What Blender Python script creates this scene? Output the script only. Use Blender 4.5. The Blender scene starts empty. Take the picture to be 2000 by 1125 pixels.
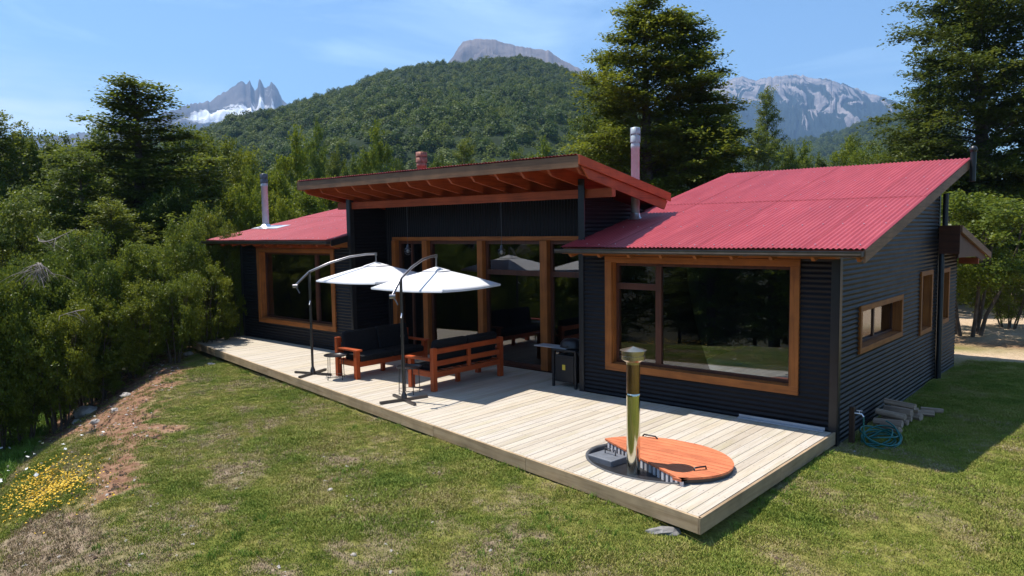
import bpy, math, random
import numpy as np
from math import radians as Rd, sin, cos, pi
from mathutils import Matrix, Vector

# ------------------------------------------------------------------ camera, light, sky
SC = bpy.context.scene
COL = SC.collection
cam_d = bpy.data.cameras.new('camera')
cam_d.sensor_width = 36.0
cam_d.lens = 26.016
cam_d.clip_start = 0.1
cam_d.clip_end = 20000
cam = bpy.data.objects.new('camera', cam_d)
COL.objects.link(cam)
M = Matrix(((0.748888, -0.041536, 0.661394, 3.5136), (0.66253, 0.069291, -0.745823, -11.0352), (-0.01485, 0.996731, 0.07941, 3.0291), (0, 0, 0, 1)))
cam.matrix_world = M
SC.camera = cam
CAMX, CAMY, CAMZ = 3.5136, -11.0352, 3.0291

SUNV = Vector((-1.15, -0.33, 2.88)).normalized()
SUN_EL = math.asin(SUNV.z)
SUN_AZ = math.atan2(SUNV.x, SUNV.y)
sun_d = bpy.data.lights.new('sun', 'SUN')
sun_d.energy = 5.0
sun_d.angle = Rd(0.53)
sun_d.color = (1.0, 0.945, 0.86)
sun = bpy.data.objects.new('sun', sun_d)
COL.objects.link(sun)
sun.rotation_euler = (-SUNV).to_track_quat('-Z', 'Y').to_euler()

world = bpy.data.worlds.new('World')
SC.world = world
world.use_nodes = True
wn, wl = world.node_tree.nodes, world.node_tree.links
wn.clear()
wo = wn.new('ShaderNodeOutputWorld')
bg = wn.new('ShaderNodeBackground')
bg.inputs['Strength'].default_value = 0.105
sky = wn.new('ShaderNodeTexSky')
sky.sky_type = 'NISHITA'
sky.sun_disc = False
sky.sun_elevation = SUN_EL
sky.sun_rotation = SUN_AZ % (2 * pi)
sky.altitude = 900
sky.air_density = 1.0
sky.dust_density = 0.35
sky.ozone_density = 1.6
# thin cirrus veils, brighter low on the horizon
tc = wn.new('ShaderNodeTexCoord')
mp = wn.new('ShaderNodeMapping')
mp.inputs['Scale'].default_value = (1.3, 1.3, 6.0)
mp.inputs['Rotation'].default_value = (0.12, -0.1, 0.0)
wl.new(tc.outputs['Generated'], mp.inputs['Vector'])
n1 = wn.new('ShaderNodeTexNoise')
n1.inputs['Scale'].default_value = 2.2
n1.inputs['Detail'].default_value = 9
n1.inputs['Roughness'].default_value = 0.55
n1.inputs['Distortion'].default_value = 0.7
wl.new(mp.outputs['Vector'], n1.inputs['Vector'])
cr = wn.new('ShaderNodeValToRGB')
cr.color_ramp.elements[0].position = 0.50
cr.color_ramp.elements[0].color = (0.02, 0.02, 0.02, 1)
cr.color_ramp.elements[1].position = 0.86
cr.color_ramp.elements[1].color = (0.7, 0.7, 0.7, 1)
wl.new(n1.outputs['Fac'], cr.inputs['Fac'])
mx = wn.new('ShaderNodeMixRGB')
mx.inputs['Color2'].default_value = (7.6, 8.2, 9.0, 1)
wl.new(cr.outputs['Color'], mx.inputs['Fac'])
wl.new(sky.outputs['Color'], mx.inputs['Color1'])
# a low bank of white cloud over the left forest
sx = wn.new('ShaderNodeSeparateXYZ'); wl.new(tc.outputs['Generated'], sx.inputs[0])
rz_ = wn.new('ShaderNodeValToRGB')
for e_, (p_, v_) in zip([rz_.color_ramp.elements[0], rz_.color_ramp.elements[1]], ((0.10, 0.95), (0.215, 0.0))): e_.position = p_; e_.color = (v_, v_, v_, 1)
wl.new(sx.outputs['Z'], rz_.inputs['Fac'])
rx_ = wn.new('ShaderNodeMapRange'); rx_.inputs['From Min'].default_value = -0.86; rx_.inputs['From Max'].default_value = -0.97; wl.new(sx.outputs['X'], rx_.inputs['Value'])
mp2 = wn.new('ShaderNodeMapping'); mp2.inputs['Scale'].default_value = (3.0, 3.0, 22.0); wl.new(tc.outputs['Generated'], mp2.inputs['Vector'])
n2 = wn.new('ShaderNodeTexNoise'); n2.inputs['Scale'].default_value = 1.4; n2.inputs['Detail'].default_value = 8; wl.new(mp2.outputs['Vector'], n2.inputs['Vector'])
rn_ = wn.new('ShaderNodeMapRange'); rn_.inputs['From Min'].default_value = 0.36; rn_.inputs['From Max'].default_value = 0.62; wl.new(n2.outputs['Fac'], rn_.inputs['Value'])
m1_ = wn.new('ShaderNodeMath'); m1_.operation = 'MULTIPLY'; wl.new(rz_.outputs['Color'], m1_.inputs[0]); wl.new(rx_.outputs['Result'], m1_.inputs[1])
m2_ = wn.new('ShaderNodeMath'); m2_.operation = 'MULTIPLY'; wl.new(m1_.outputs[0], m2_.inputs[0]); wl.new(rn_.outputs['Result'], m2_.inputs[1])
mxc = wn.new('ShaderNodeMixRGB'); mxc.inputs['Color2'].default_value = (11.5, 10.0, 9.4, 1); wl.new(m2_.outputs[0], mxc.inputs['Fac']); wl.new(mx.outputs['Color'], mxc.inputs['Color1'])
tint = wn.new('ShaderNodeMixRGB'); tint.blend_type = 'MULTIPLY'; tint.inputs['Fac'].default_value = 1.0
tint.inputs['Color2'].default_value = (0.80, 1.00, 1.10, 1)
wl.new(mxc.outputs['Color'], tint.inputs['Color1']); wl.new(tint.outputs['Color'], bg.inputs['Color'])
wl.new(bg.outputs['Background'], wo.inputs['Surface'])

SC.view_settings.view_transform = 'Standard'
SC.view_settings.look = 'None'
SC.view_settings.exposure = 0.66
SC.view_settings.gamma = 1.0
SC.view_settings.use_curve_mapping = False
SC.render.engine = 'CYCLES'
SC.cycles.max_bounces = 8
SC.cycles.transparent_max_bounces = 12
SC.cycles.volume_bounces = 0

rng = np.random.default_rng(7)
random.seed(5)

# ------------------------------------------------------------------ helpers
def tag(o, label=None, cat=None, group=None, kind=None):
    if label: o['label'] = label
    if cat: o['category'] = cat
    if group: o['group'] = group
    if kind: o['kind'] = kind
    return o

def empty(name, loc=(0, 0, 0), rz=0.0, label=None, cat=None, group=None, parent=None):
    o = bpy.data.objects.new(name, None)
    o.empty_display_size = 0.2
    COL.objects.link(o)
    o.location = loc
    o.rotation_euler = (0, 0, rz)
    if parent: o.parent = parent
    return tag(o, label, cat, group)

class MB:
    """collects shapes into one mesh"""
    def __init__(self):
        self.v, self.f, self.s = [], [], []
    def add(self, vs, fs, smooth=False):
        n = len(self.v)
        self.v += [tuple(p) for p in vs]
        self.f += [tuple(i + n for i in f) for f in fs]
        self.s += [smooth] * len(fs)
        return self
    def box(self, x0, x1, y0, y1, z0, z1, mat=None):
        vs = [Vector((x, y, z)) for z in (z0, z1) for y in (y0, y1) for x in (x0, x1)]
        if mat is not None: vs = [mat @ p for p in vs]
        return self.add(vs, [(0, 2, 3, 1), (4, 5, 7, 6), (0, 1, 5, 4), (2, 6, 7, 3), (0, 4, 6, 2), (1, 3, 7, 5)])
    def prism(self, pts, axis, a0, a1):
        """polygon in the two other axes, extruded along axis"""
        def mk(p, a):
            q = list(p); q.insert(axis, a); return tuple(q)
        n = len(pts)
        vs = [mk(p, a0) for p in pts] + [mk(p, a1) for p in pts]
        fs = [tuple(range(n))[::-1], tuple(range(n, 2 * n))] + [(i, (i + 1) % n, n + (i + 1) % n, n + i) for i in range(n)]
        return self.add(vs, fs)
    def tube(self, pts, r, seg=8, cap=True, r1=None):
        pts = [Vector(p) for p in pts]
        n = len(pts)
        rs = r if isinstance(r, (list, tuple)) else [r + ((r1 if r1 is not None else r) - r) * i / max(1, n - 1) for i in range(n)]
        vs = []
        up = None
        for i, p in enumerate(pts):
            d = (pts[min(i + 1, n - 1)] - pts[max(i - 1, 0)]).normalized()
            if up is None:
                up = Vector((0, 0, 1)) if abs(d.z) < 0.9 else Vector((1, 0, 0))
            a = d.cross(up).normalized(); b = a.cross(d).normalized(); up = b
            for k in range(seg):
                t = 2 * pi * k / seg
                vs.append(p + (a * cos(t) + b * sin(t)) * rs[i])
        fs = [(i * seg + k, i * seg + (k + 1) % seg, (i + 1) * seg + (k + 1) % seg, (i + 1) * seg + k) for i in range(n - 1) for k in range(seg)]
        self.add(vs, fs, True)
        if cap:
            self.add(vs[:seg], [tuple(range(seg))[::-1]])
            self.add(vs[-seg:], [tuple(range(seg))])
        return self
    def lathe(self, prof, c=(0, 0, 0), seg=24, smooth=True, a=1.0, b=1.0):
        vs = [(c[0] + a * r * cos(2 * pi * k / seg), c[1] + b * r * sin(2 * pi * k / seg), c[2] + z) for r, z in prof for k in range(seg)]
        fs = [(i * seg + k, i * seg + (k + 1) % seg, (i + 1) * seg + (k + 1) % seg, (i + 1) * seg + k) for i in range(len(prof) - 1) for k in range(seg)]
        return self.add(vs, fs, smooth)
    def build(self, name, mat, parent=None, bevel=0.0, loc=None):
        me = bpy.data.meshes.new(name)
        me.from_pydata(self.v, [], self.f)
        me.polygons.foreach_set('use_smooth', self.s)
        me.update()
        me.materials.append(mat)
        o = bpy.data.objects.new(name, me)
        COL.objects.link(o)
        if parent is not None: o.parent = parent
        if loc is not None: o.location = loc
        if bevel:
            m = o.modifiers.new('bevel', 'BEVEL'); m.width = bevel; m.segments = 2; m.limit_method = 'ANGLE'
        return o

def npmesh(name, V, F, mat, smooth=False, nper=4):
    """fast mesh from numpy arrays; F is (n, nper)"""
    me = bpy.data.meshes.new(name)
    V = np.ascontiguousarray(V, np.float32); F = np.ascontiguousarray(F, np.int32)
    me.vertices.add(len(V)); me.vertices.foreach_set('co', V.ravel())
    me.loops.add(F.size); me.loops.foreach_set('vertex_index', F.ravel())
    me.polygons.add(len(F)); me.polygons.foreach_set('loop_start', np.arange(0, F.size, nper, dtype=np.int32))
    me.polygons.foreach_set('use_smooth', np.full(len(F), smooth))
    me.update(calc_edges=True)
    me.materials.append(mat)
    return me

def link(name, me, parent=None):
    o = bpy.data.objects.new(name, me); COL.objects.link(o)
    if parent is not None: o.parent = parent
    return o

def copy_tree(o, parent=None):
    c = o.copy(); COL.objects.link(c)
    if parent is not None: c.parent = parent
    for ch in list(o.children): copy_tree(ch, c)
    return c

# smooth value noise for terrain and masks
_tab = np.random.default_rng(11).random((256, 256))
def vnoise(x, y):
    x = np.asarray(x, float); y = np.asarray(y, float)
    xi = np.floor(x).astype(int); yi = np.floor(y).astype(int)
    fx = x - xi; fy = y - yi
    fx = fx * fx * (3 - 2 * fx); fy = fy * fy * (3 - 2 * fy)
    g = lambda a, b: _tab[a & 255, b & 255]
    return (g(xi, yi) * (1 - fx) + g(xi + 1, yi) * fx) * (1 - fy) + (g(xi, yi + 1) * (1 - fx) + g(xi + 1, yi + 1) * fx) * fy
def fbm(x, y, o=4, g=0.5):
    s = 0; a = 1; t = 0
    for i in range(o):
        s = s + a * vnoise(x * 2 ** i + 17.3 * i, y * 2 ** i + 9.1 * i); t += a; a *= g
    return s / t
def sstep(a, b, x):
    t = np.clip((x - a) / (b - a), 0, 1); return t * t * (3 - 2 * t)

# ------------------------------------------------------------------ materials
def newmat(name):
    m = bpy.data.materials.new(name); m.use_nodes = True
    return m, m.node_tree.nodes, m.node_tree.links, m.node_tree.nodes['Principled BSDF']
def N(n, t, **k):
    x = n.new(t)
    for a, v in k.items(): setattr(x, a, v)
    return x
def ramp(n, stops):
    r = n.new('ShaderNodeValToRGB'); e = r.color_ramp.elements
    while len(e) < len(stops): e.new(0.5)
    for q, (p, c) in zip(e, stops): q.position = p; q.color = tuple(c) + (1,) if len(c) == 3 else c
    return r
def noise(n, l, vec, scale, detail=4, rough=0.55, dist=0.0):
    t = n.new('ShaderNodeTexNoise'); t.inputs['Scale'].default_value = scale; t.inputs['Detail'].default_value = detail
    t.inputs['Roughness'].default_value = rough; t.inputs['Distortion'].default_value = dist
    if vec is not None: l.new(vec, t.inputs['Vector'])
    return t
def mapped(n, l, scale, src='Object', rnd=False):
    c = n.new('ShaderNodeTexCoord'); m = n.new('ShaderNodeMapping'); m.inputs['Scale'].default_value = scale
    l.new(c.outputs[src], m.inputs['Vector'])
    if rnd:
        oi = n.new('ShaderNodeObjectInfo'); mu = N(n, 'ShaderNodeMath', operation='MULTIPLY'); mu.inputs[1].default_value = 37.0
        l.new(oi.outputs['Random'], mu.inputs[0]); l.new(mu.outputs[0], m.inputs['Location'])
    return m.outputs['Vector']
def bump(n, l, h, strength, dist=0.01):
    b = n.new('ShaderNodeBump'); b.inputs['Strength'].default_value = strength; b.inputs['Distance'].default_value = dist
    l.new(h, b.inputs['Height']); return b.outputs['Normal']

def plain(name, col, rough=0.6, metal=0.0, var=0.12, scale=6.0, spec=0.5, bmp=0.0):
    m, n, l, b = newmat(name)
    v = mapped(n, l, (1, 1, 1)); t = noise(n, l, v, scale, 5)
    c0 = tuple(max(0, x * (1 - var)) for x in col); c1 = tuple(min(1, x * (1 + var)) for x in col)
    r = ramp(n, [(0.3, c0), (0.7, c1)]); l.new(t.outputs['Fac'], r.inputs['Fac'])
    l.new(r.outputs['Color'], b.inputs['Base Color'])
    b.inputs['Roughness'].default_value = rough; b.inputs['Metallic'].default_value = metal
    b.inputs['Specular IOR Level'].default_value = spec
    if bmp: l.new(bump(n, l, t.outputs['Fac'], bmp), b.inputs['Normal'])
    return m

def wood(name, dark, light, axis=0, rough=0.6, grain=28, knots=True, spec=0.35, var=0.25):
    m, n, l, b = newmat(name)
    sc = [grain, grain, grain]; sc[axis] = grain * 0.05
    v = mapped(n, l, tuple(sc), rnd=True)
    t = noise(n, l, v, 1.0, 6, 0.6, 0.4)
    r = ramp(n, [(0.28, dark), (0.55, light), (0.8, tuple(x * 0.82 for x in light))]); l.new(t.outputs['Fac'], r.inputs['Fac'])
    v2 = mapped(n, l, (2.2, 2.2, 2.2), rnd=True); t2 = noise(n, l, v2, 1.3, 3)
    r2 = ramp(n, [(0.3, (1 - var,) * 3), (0.7, (1 + var * 0.5,) * 3)]); l.new(t2.outputs['Fac'], r2.inputs['Fac'])
    mm = N(n, 'ShaderNodeMixRGB', blend_type='MULTIPLY'); mm.inputs['Fac'].default_value = 1
    l.new(r.outputs['Color'], mm.inputs['Color1']); l.new(r2.outputs['Color'], mm.inputs['Color2'])
    l.new(mm.outputs['Color'], b.inputs['Base Color'])
    b.inputs['Roughness'].default_value = rough; b.inputs['Specular IOR Level'].default_value = spec
    l.new(bump(n, l, t.outputs['Fac'], 0.25, 0.004), b.inputs['Normal'])
    return m

MT = {}
for ax, s in ((0, 'x'), (1, 'y'), (2, 'z')):
    MT['trim' + s] = wood('red_stained_timber_' + s, (0.19, 0.058, 0.013), (0.34, 0.112, 0.022), ax)
    MT['rafter' + s] = wood('red_brown_rafter_' + s, (0.20, 0.040, 0.013), (0.36, 0.075, 0.022), ax)
    MT['weath' + s] = wood('weathered_fascia_' + s, (0.12, 0.062, 0.032), (0.23, 0.12, 0.062), ax)
    MT['sofa' + s] = wood('orange_red_stain_' + s, (0.30, 0.045, 0.012), (0.46, 0.085, 0.02), ax, rough=0.45)
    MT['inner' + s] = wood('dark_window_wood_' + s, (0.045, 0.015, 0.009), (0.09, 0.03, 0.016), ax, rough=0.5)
MT['barge'] = wood('bright_red_barge_board', (0.30, 0.05, 0.014), (0.45, 0.085, 0.022), 1)
MT['lid'] = wood('orange_tub_lid_wood', (0.44, 0.115, 0.05), (0.60, 0.185, 0.08), 0, rough=0.6, grain=20)
MT['log'] = wood('firewood', (0.20, 0.13, 0.09), (0.46, 0.33, 0.24), 0, rough=0.85)

def deck_mat():
    m, n, l, b = newmat('pale_deck_wood')
    oi = n.new('ShaderNodeObjectInfo')
    v = mapped(n, l, (36, 1.6, 36), rnd=True); t = noise(n, l, v, 1.0, 7, 0.62, 0.3)
    r = ramp(n, [(0.22, (0.37, 0.315, 0.25)), (0.5, (0.495, 0.44, 0.37)), (0.8, (0.55, 0.505, 0.44))]); l.new(t.outputs['Fac'], r.inputs['Fac'])
    r2 = ramp(n, [(0.0, (0.86, 0.83, 0.79)), (0.35, (1.0, 0.99, 0.96)), (0.7, (0.96, 0.96, 0.97)), (0.9, (0.98, 0.94, 0.87)), (1.0, (0.92, 0.91, 0.84))]); l.new(oi.outputs['Random'], r2.inputs['Fac'])
    mm = N(n, 'ShaderNodeMixRGB', blend_type='MULTIPLY'); mm.inputs['Fac'].default_value = 1
    l.new(r.outputs['Color'], mm.inputs['Color1']); l.new(r2.outputs['Color'], mm.inputs['Color2'])
    v3 = mapped(n, l, (5, 0.8, 5), rnd=True); t3 = noise(n, l, v3, 1.0, 4, 0.6)
    r3 = ramp(n, [(0.52, (1, 1, 1)), (0.72, (0.80, 0.80, 0.56))]); l.new(t3.outputs['Fac'], r3.inputs['Fac'])
    m3 = N(n, 'ShaderNodeMixRGB', blend_type='MULTIPLY'); m3.inputs['Fac'].default_value = 0.5
    l.new(mm.outputs['Color'], m3.inputs['Color1']); l.new(r3.outputs['Color'], m3.inputs['Color2'])
    l.new(m3.outputs['Color'], b.inputs['Base Color'])
    b.inputs['Roughness'].default_value = 0.7; b.inputs['Specular IOR Level'].default_value = 0.3
    l.new(bump(n, l, t.outputs['Fac'], 0.25, 0.004), b.inputs['Normal'])
    return m
MT['deck'] = deck_mat()
MT['deckedge'] = wood('deck_fascia_wood', (0.27, 0.18, 0.095), (0.44, 0.32, 0.195), 0, rough=0.75, grain=18)
MT['deckedgey'] = wood('deck_side_fascia_wood', (0.24, 0.155, 0.085), (0.38, 0.27, 0.165), 1, rough=0.75, grain=18)

def roof_mat():
    m, n, l, b = newmat('red_corrugated_roof_paint')
    v = mapped(n, l, (5, 0.7, 1), rnd=True); t = noise(n, l, v, 1.4, 6, 0.6)
    oi = n.new('ShaderNodeObjectInfo')
    r = ramp(n, [(0.3, (0.315, 0.036, 0.042)), (0.55, (0.37, 0.048, 0.054)), (0.75, (0.42, 0.066, 0.072))]); l.new(t.outputs['Fac'], r.inputs['Fac'])
    r2 = ramp(n, [(0, (0.93, 0.93, 0.93)), (1, (1.05, 1.03, 1.05))]); l.new(oi.outputs['Random'], r2.inputs['Fac'])
    mm = N(n, 'ShaderNodeMixRGB', blend_type='MULTIPLY'); mm.inputs['Fac'].default_value = 1
    l.new(r.outputs['Color'], mm.inputs['Color1']); l.new(r2.outputs['Color'], mm.inputs['Color2'])
    l.new(mm.outputs['Color'], b.inputs['Base Color'])
    b.inputs['Roughness'].default_value = 0.42; b.inputs['Specular IOR Level'].default_value = 0.5
    return m
MT['roof'] = roof_mat()
def clad_mat():
    m, n, l, b = newmat('black_corrugated_cladding')
    v = mapped(n, l, (1, 1, 3)); t = noise(n, l, v, 2.0, 6, 0.65)
    r = ramp(n, [(0.3, (0.0065, 0.0065, 0.009)), (0.75, (0.012, 0.0115, 0.014))]); l.new(t.outputs['Fac'], r.inputs['Fac'])
    l.new(r.outputs['Color'], b.inputs['Base Color'])
    r3 = ramp(n, [(0.3, (0.40,) * 3), (0.8, (0.52,) * 3)]); l.new(t.outputs['Fac'], r3.inputs['Fac']); l.new(r3.outputs['Color'], b.inputs['Roughness'])
    b.inputs['Specular IOR Level'].default_value = 0.19
    return m
MT['clad'] = clad_mat()
MT['black'] = plain('black_painted_metal', (0.014, 0.014, 0.016), 0.4, 0, 0.3)
MT['gutter'] = plain('dark_steel_gutter', (0.10, 0.10, 0.11), 0.28, 0.6, 0.2)
MT['cushion'] = plain('black_cushion_fabric', (0.012, 0.012, 0.014), 0.9, 0, 0.3, 20, 0.2, 0.3)
MT['steel'] = plain('brushed_flue_steel', (0.38, 0.45, 0.48), 0.40, 0.05, 0.08, 9)
MT['mirror'] = plain('polished_flue_steel', (0.66, 0.63, 0.52), 0.10, 1.0, 0.06, 4)
MT['soot_reflection'] = plain('sooted_reflection_flue_steel', (0.30, 0.19, 0.15), 0.2, 1.0, 0.25, 5)  # brown for soot plus the dark wall's reflection, put into the colour
MT['flashing'] = plain('aluminium_flashing', (0.75, 0.76, 0.80), 0.35, 0.8, 0.1)
MT['strip'] = plain('dull_grey_strip', (0.42, 0.43, 0.46), 0.5, 0.3, 0.1)
MT['bronze'] = plain('bronze_tinted_cap', (0.46, 0.38, 0.28), 0.25, 0.9, 0.2, 6)
MT['rustflue'] = plain('rusty_flue', (0.30, 0.13, 0.09), 0.6, 0.3, 0.35, 8)
MT['polegrey'] = plain('graphite_umbrella_metal', (0.07, 0.065, 0.065), 0.35, 0.6, 0.2)
MT['arm'] = plain('silver_grey_umbrella_arm', (0.25, 0.24, 0.25), 0.3, 0.8, 0.15)
MT['rock'] = plain('pale_rock', (0.42, 0.38, 0.34), 0.9, 0, 0.35, 7, 0.2, 0.6)
MT['graystone'] = plain('grey_stone', (0.21, 0.20, 0.19), 0.9, 0, 0.3, 12, 0.2, 0.6)
MT['tubdark'] = plain('dark_grey_tub_plastic', (0.055, 0.058, 0.065), 0.6, 0, 0.35, 7)
MT['hatch'] = plain('grey_tub_hatch', (0.13, 0.14, 0.16), 0.5, 0, 0.2, 7)
MT['batten'] = wood('pale_grey_battens', (0.42, 0.40, 0.42), (0.66, 0.62, 0.62), 2, rough=0.7)
MT['hose'] = plain('teal_garden_hose', (0.012, 0.13, 0.115), 0.4)
MT['postwood'] = wood('dark_tap_post', (0.03, 0.015, 0.01), (0.07, 0.035, 0.02), 2)
MT['bark'] = plain('tree_bark', (0.11, 0.085, 0.065), 0.95, 0, 0.4, 5, 0.2, 0.8)
MT['palebark'] = plain('pale_dead_wood', (0.24, 0.21, 0.19), 0.9, 0, 0.25, 6, 0.2)
MT['bluecloth'] = plain('pale_blue_bedding', (0.28, 0.44, 0.58), 0.9, 0, 0.15, 4, 0.2)
MT['paleclose'] = plain('white_bedding', (0.5, 0.5, 0.5), 0.9, 0, 0.1, 4, 0.2)
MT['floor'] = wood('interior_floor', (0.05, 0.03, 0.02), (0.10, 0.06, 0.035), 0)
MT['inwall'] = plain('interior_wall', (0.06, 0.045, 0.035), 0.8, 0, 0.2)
MT['yellowlabel'] = plain('yellow_label', (0.6, 0.45, 0.05), 0.6, 0, 0.1)
MT['bulb'] = plain('clear_bulb_glass', (0.35, 0.33, 0.30), 0.1, 0.2, 0.1)

def canvas_mat():
    m, n, l, b = newmat('white_canopy_canvas')
    out = n['Material Output']
    v = mapped(n, l, (1, 1, 1)); t = noise(n, l, v, 3, 4)
    r = ramp(n, [(0.3, (0.74, 0.74, 0.76)), (0.7, (0.82, 0.82, 0.84))]); l.new(t.outputs['Fac'], r.inputs['Fac'])
    l.new(r.outputs['Color'], b.inputs['Base Color']); b.inputs['Roughness'].default_value = 0.8; b.inputs['Specular IOR Level'].default_value = 0.2
    tr = n.new('ShaderNodeBsdfTranslucent'); tr.inputs['Color'].default_value = (0.5, 0.5, 0.52, 1)
    mx = n.new('ShaderNodeMixShader'); mx.inputs['Fac'].default_value = 0.12
    l.new(b.outputs[0], mx.inputs[1]); l.new(tr.outputs[0], mx.inputs[2]); l.new(mx.outputs[0], out.inputs['Surface'])
    return m
MT['canvas'] = canvas_mat()
def glass_mat():
    m, n, l, b = newmat('window_glass')
    out = n['Material Output']; n.remove(b)
    tr = n.new('ShaderNodeBsdfTransparent'); tr.inputs['Color'].default_value = (0.78, 0.82, 0.82, 1)
    gl = n.new('ShaderNodeBsdfGlossy'); gl.inputs['Roughness'].default_value = 0.005; gl.inputs['Color'].default_value = (0.95, 0.97, 1, 1)
    fr = n.new('ShaderNodeFresnel'); fr.inputs['IOR'].default_value = 2.1
    mx = n.new('ShaderNodeMixShader')
    l.new(fr.outputs[0], mx.inputs['Fac']); l.new(tr.outputs[0], mx.inputs[1]); l.new(gl.outputs[0], mx.inputs[2]); l.new(mx.outputs[0], out.inputs['Surface'])
    return m
MT['glass'] = glass_mat()

def leaf_mat(name, c0, c1, c2, trans=0.3, scale=1.2, rough=0.5, wide=1.0):
    m, n, l, b = newmat(name)
    out = n['Material Output']
    v = mapped(n, l, (1, 1, 1), rnd=True)
    t = noise(n, l, v, scale, 6, 0.7)
    r = ramp(n, [(0.30, c0), (0.5, c1), (0.72, c2)]); l.new(t.outputs['Fac'], r.inputs['Fac'])
    oi = n.new('ShaderNodeObjectInfo')
    r2 = ramp(n, [(0, (1 - 0.24 * wide, 1 - 0.17 * wide, 1 - 0.12 * wide)), (0.5, (1.0, 1.0, 0.92)), (1, (1 + 0.20 * wide, 1 + 0.10 * wide, 0.88))]); l.new(oi.outputs['Random'], r2.inputs['Fac'])
    mm = N(n, 'ShaderNodeMixRGB', blend_type='MULTIPLY'); mm.inputs['Fac'].default_value = 1
    l.new(r.outputs['Color'], mm.inputs['Color1']); l.new(r2.outputs['Color'], mm.inputs['Color2'])
    l.new(mm.outputs['Color'], b.inputs['Base Color']); b.inputs['Roughness'].default_value = rough; b.inputs['Specular IOR Level'].default_value = 0.22
    tr = n.new('ShaderNodeBsdfTranslucent'); 
    hs = n.new('ShaderNodeHueSaturation'); hs.inputs['Value'].default_value = 1.5; hs.inputs['Hue'].default_value = 0.485
    l.new(mm.outputs['Color'], hs.inputs['Color']); l.new(hs.outputs['Color'], tr.inputs['Color'])
    mx = n.new('ShaderNodeMixShader'); mx.inputs['Fac'].default_value = trans
    l.new(b.outputs[0], mx.inputs[1]); l.new(tr.outputs[0], mx.inputs[2]); l.new(mx.outputs[0], out.inputs['Surface'])
    return m
MT['beech'] = leaf_mat('dark_beech_leaves', (0.048, 0.072, 0.010), (0.098, 0.134, 0.015), (0.165, 0.200, 0.022), 0.40)
MT['leafy'] = leaf_mat('yellow_green_leaves', (0.075, 0.108, 0.010), (0.140, 0.182, 0.014), (0.22, 0.25, 0.022), 0.42)
MT['beechdark'] = leaf_mat('darker_beech_leaves', (0.030, 0.050, 0.010), (0.060, 0.090, 0.014), (0.110, 0.140, 0.022), 0.3)  # deeper green for the two dark right-hand beeches
MT['brush'] = leaf_mat('glossy_brush_leaves', (0.055, 0.082, 0.011), (0.112, 0.150, 0.016), (0.19, 0.22, 0.026), 0.40, 0.8, 0.42)
MT['hillleaf'] = leaf_mat('hill_forest_leaves', (0.036, 0.064, 0.012), (0.066, 0.104, 0.015), (0.105, 0.145, 0.020), 0.3, 0.15, 0.6, 2.0)

def ground_mat():
    m, n, l, b = newmat('ground_lawn_and_soil')
    g = n.new('ShaderNodeNewGeometry')
    a = n.new('ShaderNodeAttribute'); a.attribute_name = 'cover'
    sep = n.new('ShaderNodeSeparateColor'); l.new(a.outputs['Color'], sep.inputs['Color'])
    t1 = noise(n, l, g.outputs['Position'], 1.1, 8, 0.65); t2 = noise(n, l, g.outputs['Position'], 26, 4, 0.6); t3 = noise(n, l, g.outputs['Position'], 5, 8, 0.7)
    grass = ramp(n, [(0.30, (0.100, 0.120, 0.020)), (0.47, (0.175, 0.180, 0.036)), (0.60, (0.225, 0.200, 0.060)), (0.72, (0.26, 0.205, 0.100))]); l.new(t1.outputs['Fac'], grass.inputs['Fac'])
    spk = ramp(n, [(0.3, (0.55, 0.55, 0.55)), (0.65, (1.25, 1.25, 1.2))]); l.new(t2.outputs['Fac'], spk.inputs['Fac'])
    dirt = ramp(n, [(0.3, (0.11, 0.075, 0.052)), (0.5, (0.23, 0.17, 0.12)), (0.75, (0.36, 0.29, 0.21))]); l.new(t3.outputs['Fac'], dirt.inputs['Fac'])
    bankc = ramp(n, [(0.3, (0.11, 0.052, 0.032)), (0.5, (0.22, 0.118, 0.072)), (0.75, (0.36, 0.235, 0.155))]); l.new(t3.outputs['Fac'], bankc.inputs['Fac'])
    sand = ramp(n, [(0.3, (0.42, 0.30, 0.20)), (0.7, (0.56, 0.43, 0.31))]); l.new(t3.outputs['Fac'], sand.inputs['Fac'])
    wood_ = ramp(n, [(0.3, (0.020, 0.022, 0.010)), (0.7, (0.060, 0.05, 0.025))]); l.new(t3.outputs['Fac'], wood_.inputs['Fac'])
    def mixc(f, c1, c2):
        x = n.new('ShaderNodeMixRGB'); l.new(f, x.inputs['Fac']); l.new(c1, x.inputs['Color1']); l.new(c2, x.inputs['Color2']); return x.outputs['Color']
    dc = mixc(a.outputs['Alpha'], dirt.outputs['Color'], bankc.outputs['Color'])
    c = mixc(sep.outputs['Red'], grass.outputs['Color'], dc)
    c = mixc(sep.outputs['Green'], c, sand.outputs['Color'])
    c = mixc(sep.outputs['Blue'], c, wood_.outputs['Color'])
    mm = N(n, 'ShaderNodeMixRGB', blend_type='MULTIPLY'); mm.inputs['Fac'].default_value = 0.8
    l.new(c, mm.inputs['Color1']); l.new(spk.outputs['Color'], mm.inputs['Color2'])
    l.new(mm.outputs['Color'], b.inputs['Base Color']); b.inputs['Roughness'].default_value = 0.95; b.inputs['Specular IOR Level'].default_value = 0.15
    ad = N(n, 'ShaderNodeMath', operation='ADD'); l.new(t2.outputs['Fac'], ad.inputs[0]); l.new(t3.outputs['Fac'], ad.inputs[1])
    l.new(bump(n, l, ad.outputs[0], 0.8, 0.03), b.inputs['Normal'])
    return m
MT['ground'] = ground_mat()
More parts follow.
